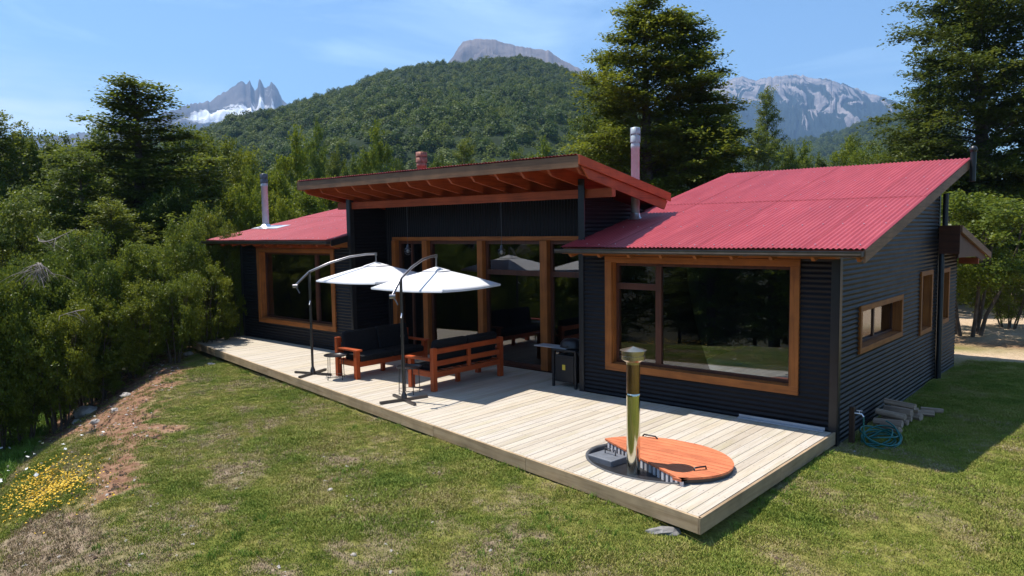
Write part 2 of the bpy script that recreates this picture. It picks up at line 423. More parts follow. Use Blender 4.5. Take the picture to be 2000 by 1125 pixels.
def blade_mat(name, stops):
    m, n, l, b = newmat(name)
    g = n.new('ShaderNodeNewGeometry'); t1 = noise(n, l, g.outputs['Position'], 1.1, 8, 0.65)
    oi = n.new('ShaderNodeObjectInfo')
    ad = N(n, 'ShaderNodeMath', operation='MULTIPLY_ADD'); l.new(oi.outputs['Random'], ad.inputs[0]); ad.inputs[1].default_value = 0.22; l.new(t1.outputs['Fac'], ad.inputs[2])
    sb = N(n, 'ShaderNodeMath', operation='SUBTRACT'); l.new(ad.outputs[0], sb.inputs[0]); sb.inputs[1].default_value = 0.11
    r = ramp(n, stops); l.new(sb.outputs[0], r.inputs['Fac']); l.new(r.outputs['Color'], b.inputs['Base Color'])
    b.inputs['Roughness'].default_value = 0.7; b.inputs['Specular IOR Level'].default_value = 0.25
    return m
MT['blade'] = blade_mat('grass_blades', [(0.30, (0.125, 0.185, 0.022)), (0.47, (0.215, 0.255, 0.036)), (0.60, (0.30, 0.285, 0.066)), (0.72, (0.36, 0.29, 0.125))])
MT['dry'] = blade_mat('dry_grass_blades', [(0.30, (0.20, 0.145, 0.075)), (0.55, (0.32, 0.25, 0.14)), (0.75, (0.42, 0.34, 0.21))])
MT['clod'] = plain('dark_soil_clods', (0.09, 0.06, 0.042), 0.95, 0, 0.5, 20, 0.2)
MT['lush'] = blade_mat('lush_grass_blades', [(0.30, (0.09, 0.17, 0.018)), (0.7, (0.18, 0.28, 0.035))])
MT['yellowfl'] = plain('yellow_petals', (0.72, 0.45, 0.02), 0.7, 0, 0.2)
MT['whitefl'] = plain('white_petals', (0.75, 0.75, 0.72), 0.7, 0, 0.1)

def rock_mtn(name, rock0, rock1, snow_lo, snow_amt, forest_z, forest_col=(0.035, 0.055, 0.03), streak=1.0, sc=0.01, snowcol=(0.8, 0.82, 0.86)):
    m, n, l, b = newmat(name)
    g = n.new('ShaderNodeNewGeometry')
    a = n.new('ShaderNodeAttribute'); a.attribute_name = 'mtn'   # red: height fraction, green: gully noise
    sep = n.new('ShaderNodeSeparateColor'); l.new(a.outputs['Color'], sep.inputs['Color'])
    t = noise(n, l, g.outputs['Position'], sc, 10, 0.7); t2 = noise(n, l, g.outputs['Position'], sc * 0.45, 8, 0.6, 0.5)
    rk = ramp(n, [(0.35, rock0), (0.65, rock1)]); l.new(t.outputs['Fac'], rk.inputs['Fac'])
    # forest below a ragged line
    f1 = N(n, 'ShaderNodeMath', operation='MULTIPLY_ADD'); l.new(sep.outputs['Green'], f1.inputs[0]); f1.inputs[1].default_value = streak; l.new(sep.outputs['Red'], f1.inputs[2])
    fr = ramp(n, [(forest_z - 0.015, (1, 1, 1)), (forest_z + 0.015, (0, 0, 0))]); l.new(f1.outputs[0], fr.inputs['Fac'])
    c = n.new('ShaderNodeMixRGB'); l.new(fr.outputs['Color'], c.inputs['Fac']); l.new(rk.outputs['Color'], c.inputs['Color1']); c.inputs['Color2'].default_value = forest_col + (1,)
    # snow fields
    s1 = ramp(n, [(1 - snow_amt, (0, 0, 0)), (1 - snow_amt + 0.03, (1, 1, 1))]); l.new(t2.outputs['Fac'], s1.inputs['Fac'])
    c2 = n.new('ShaderNodeMixRGB'); l.new(s1.outputs['Color'], c2.inputs['Fac']); l.new(c.outputs['Color'], c2.inputs['Color1']); c2.inputs['Color2'].default_value = snowcol + (1,)
    l.new(c2.outputs['Color'], b.inputs['Base Color']); b.inputs['Roughness'].default_value = 0.95; b.inputs['Specular IOR Level'].default_value = 0.1
    l.new(bump(n, l, t.outputs['Fac'], 1.0, 12.0), b.inputs['Normal'])
    return m
HAZE_D = 0.00016
# ------------------------------------------------------------------ terrain
AX, AY = -17.7, -1.85
NX, NY = -0.453, -0.892
def crest_u(x, y):
    u1 = (x - AX) * NX + (y - AY) * NY
    u2 = -(x + 18.6)
    k = 0.6
    return np.logaddexp(u1 / k, u2 / k) * k
def gz(x, y):
    x = np.asarray(x, float); y = np.asarray(y, float)
    u = crest_u(x, y) + 0.5 * (fbm(x * 0.7, y * 0.7, 3) - 0.5)
    z = -0.19 - 0.03 * np.logaddexp(0, (u + 4) / 1.0)
    z = z - 1.0 * sstep(-0.2, 2.6, u) - 0.12 * np.clip(u - 1.6, 0, 25)
    z = z - 3.0 * sstep(36, 60, y) - 2.5 * sstep(20, 60, x)
    z = z + 0.08 * (fbm(x * 0.9, y * 0.9, 4) - 0.5) + 0.035 * (fbm(x * 5, y * 5, 4) - 0.5)
    z = z - 0.11 * sstep(-1.2, 0.2, x) * sstep(-1.5, -3.2, y) * sstep(-9, -5, y)
    d = np.hypot(x - CAMX, y - CAMY)
    z = z + 0.02 * np.clip(d - 200, 0, 4000)
    return z
def gz1(x, y): return float(gz(np.array([x]), np.array([y]))[0])
BALD = [(-4.37, -5.59, .20), (-2.6, -5.51, .16), (-2.61, -6.64, .20), (-1.62, -5.62, .14), (-1.49, -5.2, .17), (-1.35, -6.13, .22), (0.93, -2.57, .12), (-2.94, -7.37, .2), (-6.25, -5.83, .22), (-6.05, -6.32, .2), (-7.98, -4.59, .25), (-3.4, -6.2, .13), (-5.2, -4.9, .2), (-4.9, -6.9, .15), (-9.3, -4.3, .2), (1.6, -4.2, .1), (-13.07, -5.93, .2)]
def cover(x, y):
    u = crest_u(x, y)
    nf = fbm(x * 1.1 + 3, y * 1.1, 5, 0.6); nb = fbm(x * 0.35, y * 0.5 + 7, 3)
    # worn, balding grass everywhere, streaked along the slope; a few dark bare holes
    pa = fbm((x * 0.9 - y * 0.45) * 0.8 + 40, (y * 0.9 + x * 0.45) * 1.9 + 11, 5, 0.62)
    dirt = sstep(0.49, 0.64, pa + 0.16 * (fbm(x * 9, y * 9, 3) - 0.5)) * 0.6 * (y < 3) * (0.55 + 0.45 * sstep(5, -3, x))
    fq = fbm((x * 0.9 - y * 0.45) * 3.2 + 9, (y * 0.9 + x * 0.45) * 7.5, 4, 0.65)
    for bx, by, br in BALD:
        q = ((x - bx) * 0.9 - (y - by) * 0.45) / (br * 1.9), ((y - by) * 0.9 + (x - bx) * 0.45) / br
        dirt = np.maximum(dirt, 1.1 * sstep(1.9, 0.5, np.hypot(*q)) * sstep(0.42, 0.60, fq))
    hi = np.interp(x, [-18, -15, -13, -9.4, -7], [2.4, 2.2, 1.7, 0.85, 0.4])
    bank = sstep(-0.75, -0.15, u + 1.5 * (nf - 0.5) + 0.8 * (fbm(x * 5, y * 5, 3) - 0.5)) * (1 - sstep(hi - 0.25, hi + 0.35, u + 1.4 * (nb - 0.5))) * (x < -6.5)
    d = np.maximum(dirt * (u < 3), bank)
    low = 1.0 * sstep(1.25, 0.8, np.hypot((x + 6.35) / 1.5, (y + 8.32) / 0.5) + 1.2 * (nf - 0.5))
    d = np.maximum(d, np.clip(low, 0, 1))
    sand = sstep(11.5, 14.5, y + 3 * (nf - 0.5)) * (1 - sstep(30, 34, y)) * sstep(-9, -6, x)
    path = np.exp(-((y - 9.6 - 0.28 * x - 0.5 * (nf - .5)) / 0.9) ** 4) * (x > -1.5)
    mulch = sstep(10.4, 11.0, y) * (1 - sstep(12.5, 14.5, y)) * (x > -3)
    sand = np.maximum(sand, path); d = np.maximum(d, mulch * 0.9)
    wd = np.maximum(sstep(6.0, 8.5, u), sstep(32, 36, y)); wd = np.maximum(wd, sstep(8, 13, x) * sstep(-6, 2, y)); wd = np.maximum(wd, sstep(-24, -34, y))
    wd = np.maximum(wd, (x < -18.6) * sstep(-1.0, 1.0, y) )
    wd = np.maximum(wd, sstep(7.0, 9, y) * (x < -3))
    cover.bank = np.clip(bank + sstep(9, 10, y), 0, 1)
    return np.clip(d, 0, 1), np.clip(sand, 0, 1), np.clip(wd, 0, 1)

def axis_pts(lo, hi, step, far, growth=1.12):
    a = list(np.arange(lo, hi + 1e-6, step)); s = step
    while a[-1] < far: s = min(s * growth, 300); a.append(a[-1] + s)
    s = step
    while a[0] > -far: s = min(s * growth, 300); a.insert(0, a[0] - s)
    return np.array(a)
gx = axis_pts(-21, 6, 0.10, 6500); gy = axis_pts(-10, 2.5, 0.10, 6500)
GX, GY = np.meshgrid(gx, gy)
GZ = gz(GX, GY)
V = np.stack([GX.ravel(), GY.ravel(), GZ.ravel()], 1)
nx, ny = len(gx), len(gy)
I = (np.arange(ny - 1)[:, None] * nx + np.arange(nx - 1)[None, :]).ravel()
F = np.stack([I, I + 1, I + nx + 1, I + nx], 1)
gme = npmesh('ground', V, F, MT['ground'], True)
dirt, sand, wd = cover(V[:, 0], V[:, 1])
ca = gme.color_attributes.new('cover', 'FLOAT_COLOR', 'POINT')
ca.data.foreach_set('color', np.stack([dirt, sand, wd, cover.bank], 1).astype(np.float32).ravel())
tag(link('ground', gme), 'sloping lawn with bald brown patches falling away to the left', kind='structure')

# ------------------------------------------------------------------ instancing helper (for uncountable stuff only)
def instancer(name, P, rotz, scl, src, label, tilt=None):
    me = bpy.data.meshes.new(name)
    me.vertices.add(len(P)); me.vertices.foreach_set('co', np.ascontiguousarray(P, np.float32).ravel())
    R_ = np.zeros((len(P), 3), np.float32); R_[:, 2] = rotz
    if tilt is not None: R_[:, :2] = tilt
    me.attributes.new('rot', 'FLOAT_VECTOR', 'POINT').data.foreach_set('vector', R_.ravel())
    S_ = np.asarray(scl, np.float32)
    if S_.ndim == 1: S_ = np.repeat(S_[:, None], 3, 1)
    me.attributes.new('scl', 'FLOAT_VECTOR', 'POINT').data.foreach_set('vector', np.ascontiguousarray(S_).ravel())
    vv = np.random.default_rng(len(P)).integers(0, len(src), len(P)).astype(np.int32)
    me.attributes.new('var', 'INT', 'POINT').data.foreach_set('value', vv)
    me.update()
    o = link(name, me)
    ng = bpy.data.node_groups.new(name, 'GeometryNodeTree')
    ng.interface.new_socket('Geometry', in_out='INPUT', socket_type='NodeSocketGeometry')
    ng.interface.new_socket('Geometry', in_out='OUTPUT', socket_type='NodeSocketGeometry')
    n, l = ng.nodes, ng.links
    gi = n.new('NodeGroupInput'); go = n.new('NodeGroupOutput'); join = n.new('GeometryNodeJoinGeometry')
    def attr(nm, dt):
        a = n.new('GeometryNodeInputNamedAttribute'); a.data_type = dt; a.inputs['Name'].default_value = nm; return a.outputs['Attribute']
    rot, sc, var = attr('rot', 'FLOAT_VECTOR'), attr('scl', 'FLOAT_VECTOR'), attr('var', 'INT')
    for i, so in enumerate(src):
        oi = n.new('GeometryNodeObjectInfo'); oi.inputs['Object'].default_value = so; oi.inputs['As Instance'].default_value = True
        cmp_ = n.new('FunctionNodeCompare'); cmp_.data_type = 'INT'; cmp_.operation = 'EQUAL'
        ii = [s for s in cmp_.inputs if s.type == 'INT']; l.new(var, ii[0]); ii[1].default_value = i
        ip = n.new('GeometryNodeInstanceOnPoints')
        m2p = n.new('GeometryNodeMeshToPoints')
        l.new(gi.outputs[0], m2p.inputs['Mesh']); l.new(m2p.outputs[0], ip.inputs['Points'])
        l.new(cmp_.outputs['Result'], ip.inputs['Selection']); l.new(oi.outputs['Geometry'], ip.inputs['Instance'])
        l.new(rot, ip.inputs['Rotation']); l.new(sc, ip.inputs['Scale']); l.new(ip.outputs[0], join.inputs[0])
    l.new(join.outputs[0], go.inputs[0])
    md = o.modifiers.new('scatter', 'NODES'); md.node_group = ng
    tag(o, label, kind='stuff')
    return o
def source(name, me):
    return bpy.data.objects.new(name, me)      # never linked: only scattered as part of a stuff object

# ------------------------------------------------------------------ foliage generators
def quads(P, size, nrm_tilt, rg, aspect=0.55, upbias=1.0, droop=0.0, radial=None):
    n = len(P)
    nr = rg.normal(size=(n, 3)) * nrm_tilt + np.array([0, 0, upbias])
    if radial is not None: nr = nr + radial
    nr /= np.linalg.norm(nr, axis=1)[:, None] + 1e-9
    t = rg.normal(size=(n, 3)); t -= (t * nr).sum(1)[:, None] * nr; t /= np.linalg.norm(t, axis=1)[:, None] + 1e-9
    b = np.cross(nr, t)
    s = size * rg.uniform(0.6, 1.3, n)[:, None]
    V = np.stack([P - t * s * 0.5, P + b * s * aspect * 0.5, P + t * s * 0.5, P - b * s * aspect * 0.5], 1).reshape(-1, 3)
    return V

def tubes_np(segs, sides=5):
    """segs: list of (p0, p1, r0, r1) -> V, F"""
    S = np.array([np.r_[a, b, c, d] for a, b, c, d in segs]); n = len(S)
    p0, p1, r0, r1 = S[:, :3], S[:, 3:6], S[:, 6], S[:, 7]
    d = p1 - p0; d /= np.linalg.norm(d, axis=1)[:, None] + 1e-9
    up = np.where(np.abs(d[:, 2:3]) > 0.9, np.array([[1, 0, 0]]), np.array([[0, 0, 1]]))
    a = np.cross(d, up); a /= np.linalg.norm(a, axis=1)[:, None]; b = np.cross(a, d)
    th = np.arange(sides) * 2 * pi / sides
    ring = a[:, None, :] * np.cos(th)[None, :, None] + b[:, None, :] * np.sin(th)[None, :, None]
    V = np.concatenate([p0[:, None] + ring * r0[:, None, None], p1[:, None] + ring * r1[:, None, None]], 1)
    base = (np.arange(n) * 2 * sides)[:, None]; k = np.arange(sides); k2 = (k + 1) % sides
    F = np.stack([base + k, base + k2, base + sides + k2, base + sides + k], 2).reshape(-1, 4)
    return V.reshape(-1, 3), F

def beech(seed, H=10.0, W=6.0, limbs=95, twigs=16, per=95, leaf=0.125, base=0.06, top_sparse=0.5, stems=1, ex=0.40):
    """layered, near-horizontal sprays of small leaves on long limbs"""
    rg = np.random.default_rng(seed)
    segs = []; LP = []
    lean = rg.normal(size=2) * 0.02 * H
    def axis(t): return np.array([lean[0] * t ** 1.5 + 0.12 * sin(5 * t + seed), lean[1] * t ** 1.5 + 0.12 * cos(4 * t + seed), H * t])
    K = 9
    for i in range(K):
        t0, t1 = i / K, (i + 1) / K
        segs.append((axis(t0), axis(t1), 0.028 * H * (1 - t0) ** 1.1 + 0.012, 0.028 * H * (1 - t1) ** 1.1 + 0.012))
    az = rg.uniform(0, 6.28)
    lob = rg.uniform(0, 6.28, 3)
    for i in range(limbs):
        t = base + (0.985 - base) * ((i + rg.uniform(-0.4, 0.4)) / limbs)
        t = min(max(t, base), 0.985)
        az += 2.399 + rg.normal() * 0.35
        prof = (min(1, (t + 0.10) / 0.26)) ** 0.6 * (1 - t) ** ex * 1.02
        prof *= 0.78 + 0.22 * sin(2 * az + lob[0]) * sin(7 * t + lob[1]) + rg.normal() * 0.13
        L = max(0.25, W / 2 * prof)
        el = -0.03 + 0.80 * t + rg.normal() * 0.24
        p = axis(t); d = np.array([cos(az) * cos(el), sin(az) * cos(el), sin(el)])
        side = np.array([-sin(az), cos(az), 0])
        pts = [p]
        for q in range(4):
            d2 = d + np.array([0, 0, -0.12 * q + 0.05]) + side * rg.normal() * 0.10
            d2 /= np.linalg.norm(d2); pts.append(pts[-1] + d2 * L / 4)
        r0 = 0.012 * L + 0.012
        for q in range(4): segs.append((pts[q], pts[q + 1], r0 * (1 - q / 4.2), r0 * (1 - (q + 1) / 4.2)))
        pts = np.array(pts)
        nt = max(3, int(twigs * (0.35 + 0.65 * L / (W / 2))))
        s = np.linspace(0.16, 1.0, nt) + rg.normal(size=nt) * 0.02
        s = np.clip(s, 0, 1) * 4; si = np.minimum(s.astype(int), 3); fr = (s - si)[:, None]
        P0 = pts[si] * (1 - fr) + pts[si + 1] * fr
        for j in range(nt):
            sg = 1 if j % 2 else -1
            a2 = az + sg * rg.uniform(0.5, 1.0)
            tl = L * 0.36 * (1.1 - 0.6 * s[j] / 4) + 0.14
            dv = np.array([cos(a2), sin(a2), rg.normal() * 0.34 + 0.02])
            m = max(4, int(per * (tl / (W * 0.16)) * rg.uniform(0.5, 1.2)))
            u = rg.uniform(0, 1, m)[:, None]
            off = rg.normal(size=(m, 3)) * np.array([0.13, 0.13, 0.045]) * (W / 6) ** 0.5
            LP.append(P0[j] + dv * tl * u - np.array([0, 0, 0.10]) * (u * tl) ** 2 + off)
            if j % 2 == 0: segs.append((P0[j], P0[j] + dv * tl * 0.8, 0.008, 0.004)) if j % 4 == 0 else None
    P = np.concatenate(LP)
    V = quads(P, leaf, 0.38, rg)
    F = np.arange(len(V)).reshape(-1, 4)
    tv, tf = tubes_np(segs)
    return (V, F), (tv, tf)

def bushy(seed, H=5.0, W=4.0, n_cl=90, per=300, leaf=0.10, stems=6, base=0.1, cone=0.2, upright=0.5, tilt=1.0, cl=0.16):
    """crown of many separate leafy clumps on the ends of its branches, with dark gaps between them"""
    rg = np.random.default_rng(seed)
    segs = []; LP = []; NR = []
    lob = rg.normal(size=(10, 3)); lob[:, 2] += 0.3; lob /= np.linalg.norm(lob, axis=1)[:, None]; lr = rg.uniform(0.70, 1.15, 10)
    dirs = rg.normal(size=(n_cl, 3)); dirs[:, 2] = dirs[:, 2] * 0.9 + 0.2; dirs /= np.linalg.norm(dirs, axis=1)[:, None]
    near = (dirs @ lob.T).argmax(1); sharp = (dirs @ lob.T).max(1)
    rad = lr[near] * (0.70 + 0.30 * sharp ** 2) * rg.uniform(0.35, 1.0, n_cl) ** 0.45
    c = np.array([0, 0, H * (0.5 + base / 2)]); half = np.array([W / 2, W / 2, H * (1 - base) / 2]) * 0.92
    C = dirs * rad[:, None]; C[:, :2] *= (1 - cone * np.clip(C[:, 2], -1, 1))[:, None]; C = c + C * half
    for i in range(n_cl):
        R_ = cl * W * rg.uniform(0.55, 1.25)
        ns = 9; m = int(per * (R_ / (cl * W)) ** 1.5 / ns) + 3
        for k in range(ns):
            d = dirs[i] * 0.7 + np.array([0, 0, upright]) + rg.normal(size=3) * 0.65; d /= np.linalg.norm(d)
            u = rg.uniform(0, 1, m)[:, None] ** 0.7
            LP.append(C[i] + d * R_ * 1.15 * u + rg.normal(size=(m, 3)) * np.array([1, 1, 0.7]) * 0.20 * R_ * (1.15 - 0.6 * u))
            NR.append(np.repeat(d[None] * 0.5, m, 0))
        if i % 3 == 0: segs.append((C[i] * 0.6 + c * 0.4 * np.array([1, 1, 0.6]), C[i] + dirs[i] * R_ * .3, 0.018, 0.005))
    for k in range(stems):
        a = 2 * pi * k / max(1, stems) + rg.normal() * 0.3; r = 0.05 * W * (stems > 1)
        p = np.array([cos(a) * r, sin(a) * r, -0.4]); tip = c + np.array([cos(a), sin(a), 0]) * W * 0.26 * (stems > 1) + np.array([0, 0, H * 0.2])
        q = p
        for j in range(4):
            nxt = p + (tip - p) * ((j + 1) / 4) + rg.normal(size=3) * 0.05 * (j < 3)
            r0 = (0.011 if stems > 1 else 0.014) * H * (1 - j / 5); segs.append((q, nxt, r0, r0 * 0.8)); q = nxt
    P = np.concatenate(LP)
    V = quads(P, leaf, tilt, rg, 0.6, 0.55, radial=np.concatenate(NR))
    F = np.arange(len(V)).reshape(-1, 4)
    return (V, F), tubes_np(segs)

LIB = {}
def lib(kind, data, leafmat, H, W, bark='bark'):
    (V, F), (tv, tf) = data
    LIB.setdefault(kind, []).append((npmesh(kind + '_crown', V, F, MT[leafmat]), npmesh(kind + '_trunk', tv, tf, MT[bark], True), H, W))
for s in range(5): lib('beech', beech(21 + s, 10, 6.4, limbs=[96, 84, 104, 90, 100][s], base=[.06, .1, .05, .12, .05][s]), 'beech', 10, 6.4)
for s in range(3): lib('leafy', bushy(61 + s, 8, 5.2, 120, 270, 0.125, 1, 0.04, 0.30, 0.5, 1.0, 0.12), 'leafy', 8, 5.2)
for s in range(3): lib('brush', bushy(81 + s, 5, 4.2, 110, 330, 0.09, 6, 0.0, 0.12, 0.4, 1.0, 0.13), 'brush', 5, 4.2)
lib('multistem', bushy(97, 4.6, 3.6, 95, 270, 0.085, 7, 0.22, -0.05, 0.3, 1.0, 0.13), 'brush', 4.6, 3.6)
for s in range(3): lib('broad', bushy(171 + s, 9, 7.0, 190, 300, 0.125, 1, 0.0, 0.32, 0.25, 0.5, 0.085), 'beech', 9, 7.0)
# the centre and right-hand beeches are big in the picture: finer, richer crowns
lib('beechbig', beech(131, 11, 6.2, 140, 19, 135, 0.105, 0.05, ex=0.52), 'beech', 11, 6.2)
lib('beechbig', beech(137, 11, 5.4, 130, 18, 125, 0.105, 0.05, ex=0.50), 'beech', 11, 5.4)
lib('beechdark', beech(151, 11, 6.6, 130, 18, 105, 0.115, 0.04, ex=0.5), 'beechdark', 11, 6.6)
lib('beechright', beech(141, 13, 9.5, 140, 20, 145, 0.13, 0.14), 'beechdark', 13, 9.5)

def tree(kind, var, x, y, top, w, label, cat, group=None, name=None, rot=None, zb=None):
    z = gz1(x, y) - 0.05 if zb is None else zb
    cm, tm, H, W = LIB[kind][var % len(LIB[kind])]
    t = empty(name or {'beech': 'beech_tree', 'broad': 'beech_tree', 'beechbig': 'beech_tree', 'beechdark': 'beech_tree', 'beechright': 'beech_tree', 'leafy': 'leafy_tree', 'brush': 'shrub', 'multistem': 'shrub'}[kind], (x, y, z), random.uniform(0, 6.28) if rot is None else rot, label, cat, group)
    link('crown', cm, t); link('trunk', tm, t)
    t.scale = (w / W, w / W, (top - z) / H)
    return t
# ------------------------------------------------------------------ far terrain: forested hill and three mountains
# ridge lines as (bearing, elevation angle) seen from the lawn, turned into real ridges at their own distance
HILL = [(-1.42, 0.085), (-1.30, 0.10), (-1.22, 0.11), (-1.1517, 0.1204), (-1.0931, 0.1385), (-1.0504, 0.153), (-1.0128, 0.1667), (-0.9745, 0.1786), (-0.9355, 0.191), (-0.8957, 0.2094), (-0.8624, 0.2176), (-0.8155, 0.2231), (-0.7886, 0.2219), (-0.7547, 0.2268), (-0.7208, 0.2302), (-0.6938, 0.2272), (-0.6668, 0.219), (-0.6467, 0.2108), (-0.6199, 0.196), (-0.5865, 0.1788), (-0.5468, 0.1579), (-0.501, 0.1334), (-0.456, 0.1172), (-0.412, 0.1067)]
SPIKY = [(-1.45, 0.09), (-1.35, 0.105), (-1.2487, 0.1161), (-1.2064, 0.1252), (-1.1679, 0.1329), (-1.1419, 0.1491), (-1.1331, 0.1543), (-1.1214, 0.1591), (-1.1098, 0.1585), (-1.0977, 0.1663), (-1.0856, 0.173), (-1.0765, 0.1783), (-1.0696, 0.1841), (-1.0641, 0.1862), (-1.06, 0.1839), (-1.0562, 0.1884), (-1.0541, 0.1805), (-1.0506, 0.1758), (-1.0474, 0.1796), (-1.0451, 0.1919), (-1.0422, 0.1872), (-1.0394, 0.1812), (-1.0344, 0.1826), (-1.0305, 0.1889), (-1.027, 0.1848), (-1.0217, 0.1757), (-1.0177, 0.1678), (-1.0038, 0.1545), (-0.9761, 0.1329)]
DOME = [(-0.8569, 0.1732), (-0.8159, 0.2054), (-0.7986, 0.2244), (-0.7917, 0.2357), (-0.7848, 0.2419), (-0.7678, 0.2462), (-0.7442, 0.2442), (-0.7207, 0.2377), (-0.6937, 0.2328), (-0.6735, 0.2305), (-0.6534, 0.2173), (-0.6366, 0.2092), (-0.6132, 0.1957), (-0.5666, 0.162)]
RIGHT = [(-0.5205, 0.1407), (-0.4818, 0.1643), (-0.4564, 0.1785), (-0.4407, 0.1837), (-0.4252, 0.1857), (-0.4097, 0.1809), (-0.3945, 0.1828), (-0.3764, 0.1826), (-0.3586, 0.1824), (-0.3409, 0.1779), (-0.3235, 0.174), (-0.3005, 0.1648), (-0.278, 0.1546), (-0.2614, 0.1472), (-0.2289, 0.131), (-0.1723, 0.1089)]
LOW = [(-0.4305, 0.0916), (-0.3813, 0.0989), (-0.3455, 0.1032), (-0.3108, 0.1091), (-0.2828, 0.1175), (-0.2554, 0.1232), (-0.2235, 0.1247), (-0.1725, 0.1174)]
def ridge_mesh(name, line, dist, base_el, front, back, mat, rough, sharp=1.0, n_a=260, n_r=90, noise_sc=0.004, gull=0.0, seed=0, pw=1.0, jag=0.0):
    la = np.array([p[0] for p in line]); le = np.array([p[1] for p in line])
    A = np.linspace(la[0], la[-1], n_a); E = np.interp(A, la, le)
    Hh = CAMZ + dist * np.tan(E); H0 = CAMZ + dist * base_el
    T = np.concatenate([np.linspace(-1, 0, n_r), np.linspace(0, 1, n_r // 3)[1:]])
    AA, TT = np.meshgrid(A, T)
    D = dist + np.where(TT < 0, TT * front, TT * back)
    Hh = Hh + jag * (fbm(A * 260 + seed, A * 0, 5, 0.6) - 0.5)
    hh = np.interp(AA, A, Hh)
    fall = (1 - np.abs(TT)) ** pw
    X = CAMX + D * np.sin(AA); Y = CAMY + D * np.cos(AA)
    nz = fbm(X * noise_sc + seed, Y * noise_sc + seed, 7, 0.55) - 0.5
    rdg = 1 - np.abs(2 * fbm(X * noise_sc * 1.7 + 9 + seed, Y * noise_sc * 1.7 + seed, 6, 0.55) - 1) * 3
    g = fbm((AA + 0.05 * (fbm(AA * 30, TT * 6, 3) - 0.5) + 0.06 * TT) * gull + seed, TT * 5.5 + seed, 6, 0.62) if gull else nz + 0.5
    edge = sstep(0, 0.22, np.abs(TT))
    Z = H0 + (hh - H0) * fall + rough * (nz * 1.6 + (rdg - 0.7) * 0.25) * edge * np.minimum(1, (1 - np.abs(TT)) * 5 + 0.1) + (g - 0.5) * rough * (0.55 if gull else 0) * edge
    edgef = sstep(0, 0.06, (AA - A[0]) / (A[-1] - A[0])) * sstep(0, 0.06, (A[-1] - AA) / (A[-1] - A[0]))
    Z = H0 - 40 + (Z - H0 + 40) * edgef
    V = np.stack([X.ravel(), Y.ravel(), Z.ravel()], 1)
    na, nr = len(A), len(T)
    I = (np.arange(nr - 1)[:, None] * na + np.arange(na - 1)[None, :]).ravel()
    F = np.stack([I, I + 1, I + na + 1, I + na], 1)
    me = npmesh(name, V, F, mat, True)
    ca = me.color_attributes.new('mtn', 'FLOAT_COLOR', 'POINT')
    ca.data.foreach_set('color', np.stack([((Z - H0) / (Hh.max() - H0)).ravel(), (g - 0.5).ravel(), fall.ravel(), np.ones(V.shape[0])], 1).astype(np.float32).ravel())
    return link(name, me), (X, Y, Z, AA, TT)

m_hillg = plain('hill_forest_floor', (0.022, 0.034, 0.014), 0.95, 0, 0.4, 0.05, 0.1)
hill_o, (HX, HY, HZ, HA, HT) = ridge_mesh('forested_hill', [(a_, e_ - 0.009) for a_, e_ in HILL], 520, -0.015, 400, 260, m_hillg, 16, noise_sc=0.012, pw=0.92, n_a=200, n_r=70, seed=3)
tag(hill_o, kind='structure')
low_o, (LX, LY, LZ, LA, LT) = ridge_mesh('low_forested_hills', LOW, 1300, 0.01, 700, 300, m_hillg, 40, noise_sc=0.005, n_a=120, n_r=50, seed=8)
tag(low_o, kind='structure')
m_spiky = rock_mtn('grey_rock_peak', (0.04, 0.038, 0.045), (0.13, 0.115, 0.115), 0, 0.395, 0.03, sc=0.006)
tag(ridge_mesh('rocky_mountain', SPIKY, 3600, 0.03, 1500, 700, m_spiky, 150, noise_sc=0.003, n_a=520, n_r=130, seed=14, pw=1.15, jag=26)[0], kind='structure')
m_dome = rock_mtn('bare_rock_dome', (0.09, 0.08, 0.085), (0.20, 0.165, 0.155), 0, 0.33, 0.02, sc=0.008)
tag(ridge_mesh('bare_mountain_dome', DOME, 2600, 0.05, 900, 600, m_dome, 110, noise_sc=0.005, n_a=260, seed=22, jag=8)[0], kind='structure')
m_right = rock_mtn('pale_scree_mountain', (0.10, 0.095, 0.10), (0.33, 0.29, 0.28), 0, 0.0, 0.74, streak=1.7, sc=0.010, forest_col=(0.014, 0.026, 0.022))
tag(ridge_mesh('scree_mountain', RIGHT, 4200, 0.02, 2000, 900, m_right, 85, noise_sc=0.0022, n_a=620, n_r=120, gull=130, seed=31, pw=0.95, jag=20)[0], kind='structure')

# crowns covering the hill: far-off wood, nobody could count it
def blob(seed, n=150, R_=2.15, conical=0.0):
    rg = np.random.default_rng(seed)
    d = rg.normal(size=(n, 3)); d[:, 2] = np.abs(d[:, 2]) * 1.1 - 0.25; d /= np.linalg.norm(d, axis=1)[:, None]
    lob = rg.normal(size=(8, 3)); lob /= np.linalg.norm(lob, axis=1)[:, None]
    r = R_ * (0.62 + 0.38 * np.clip((d @ lob.T).max(1), 0, 1) ** 2) * rg.uniform(0.75, 1.05, n)
    P = d * r[:, None]; P[:, 2] *= 1.25; P[:, :2] *= (1 - conical * np.clip(P[:, 2:3] / R_, -1, 1))
    P[:, 2] += R_ * 1.1
    V = quads(P, R_ * 0.21, 0.5, rg, 0.7, 0.35, radial=d * 0.9)
    return npmesh('crown_clump', V, np.arange(len(V)).reshape(-1, 4), MT['hillleaf'])
BL = [source('crown_clump', blob(200 + i, 460, 2.15, [0, .45, .1, .3, 0][i])) for i in range(5)]
rg = np.random.default_rng(99)
from bisect import bisect
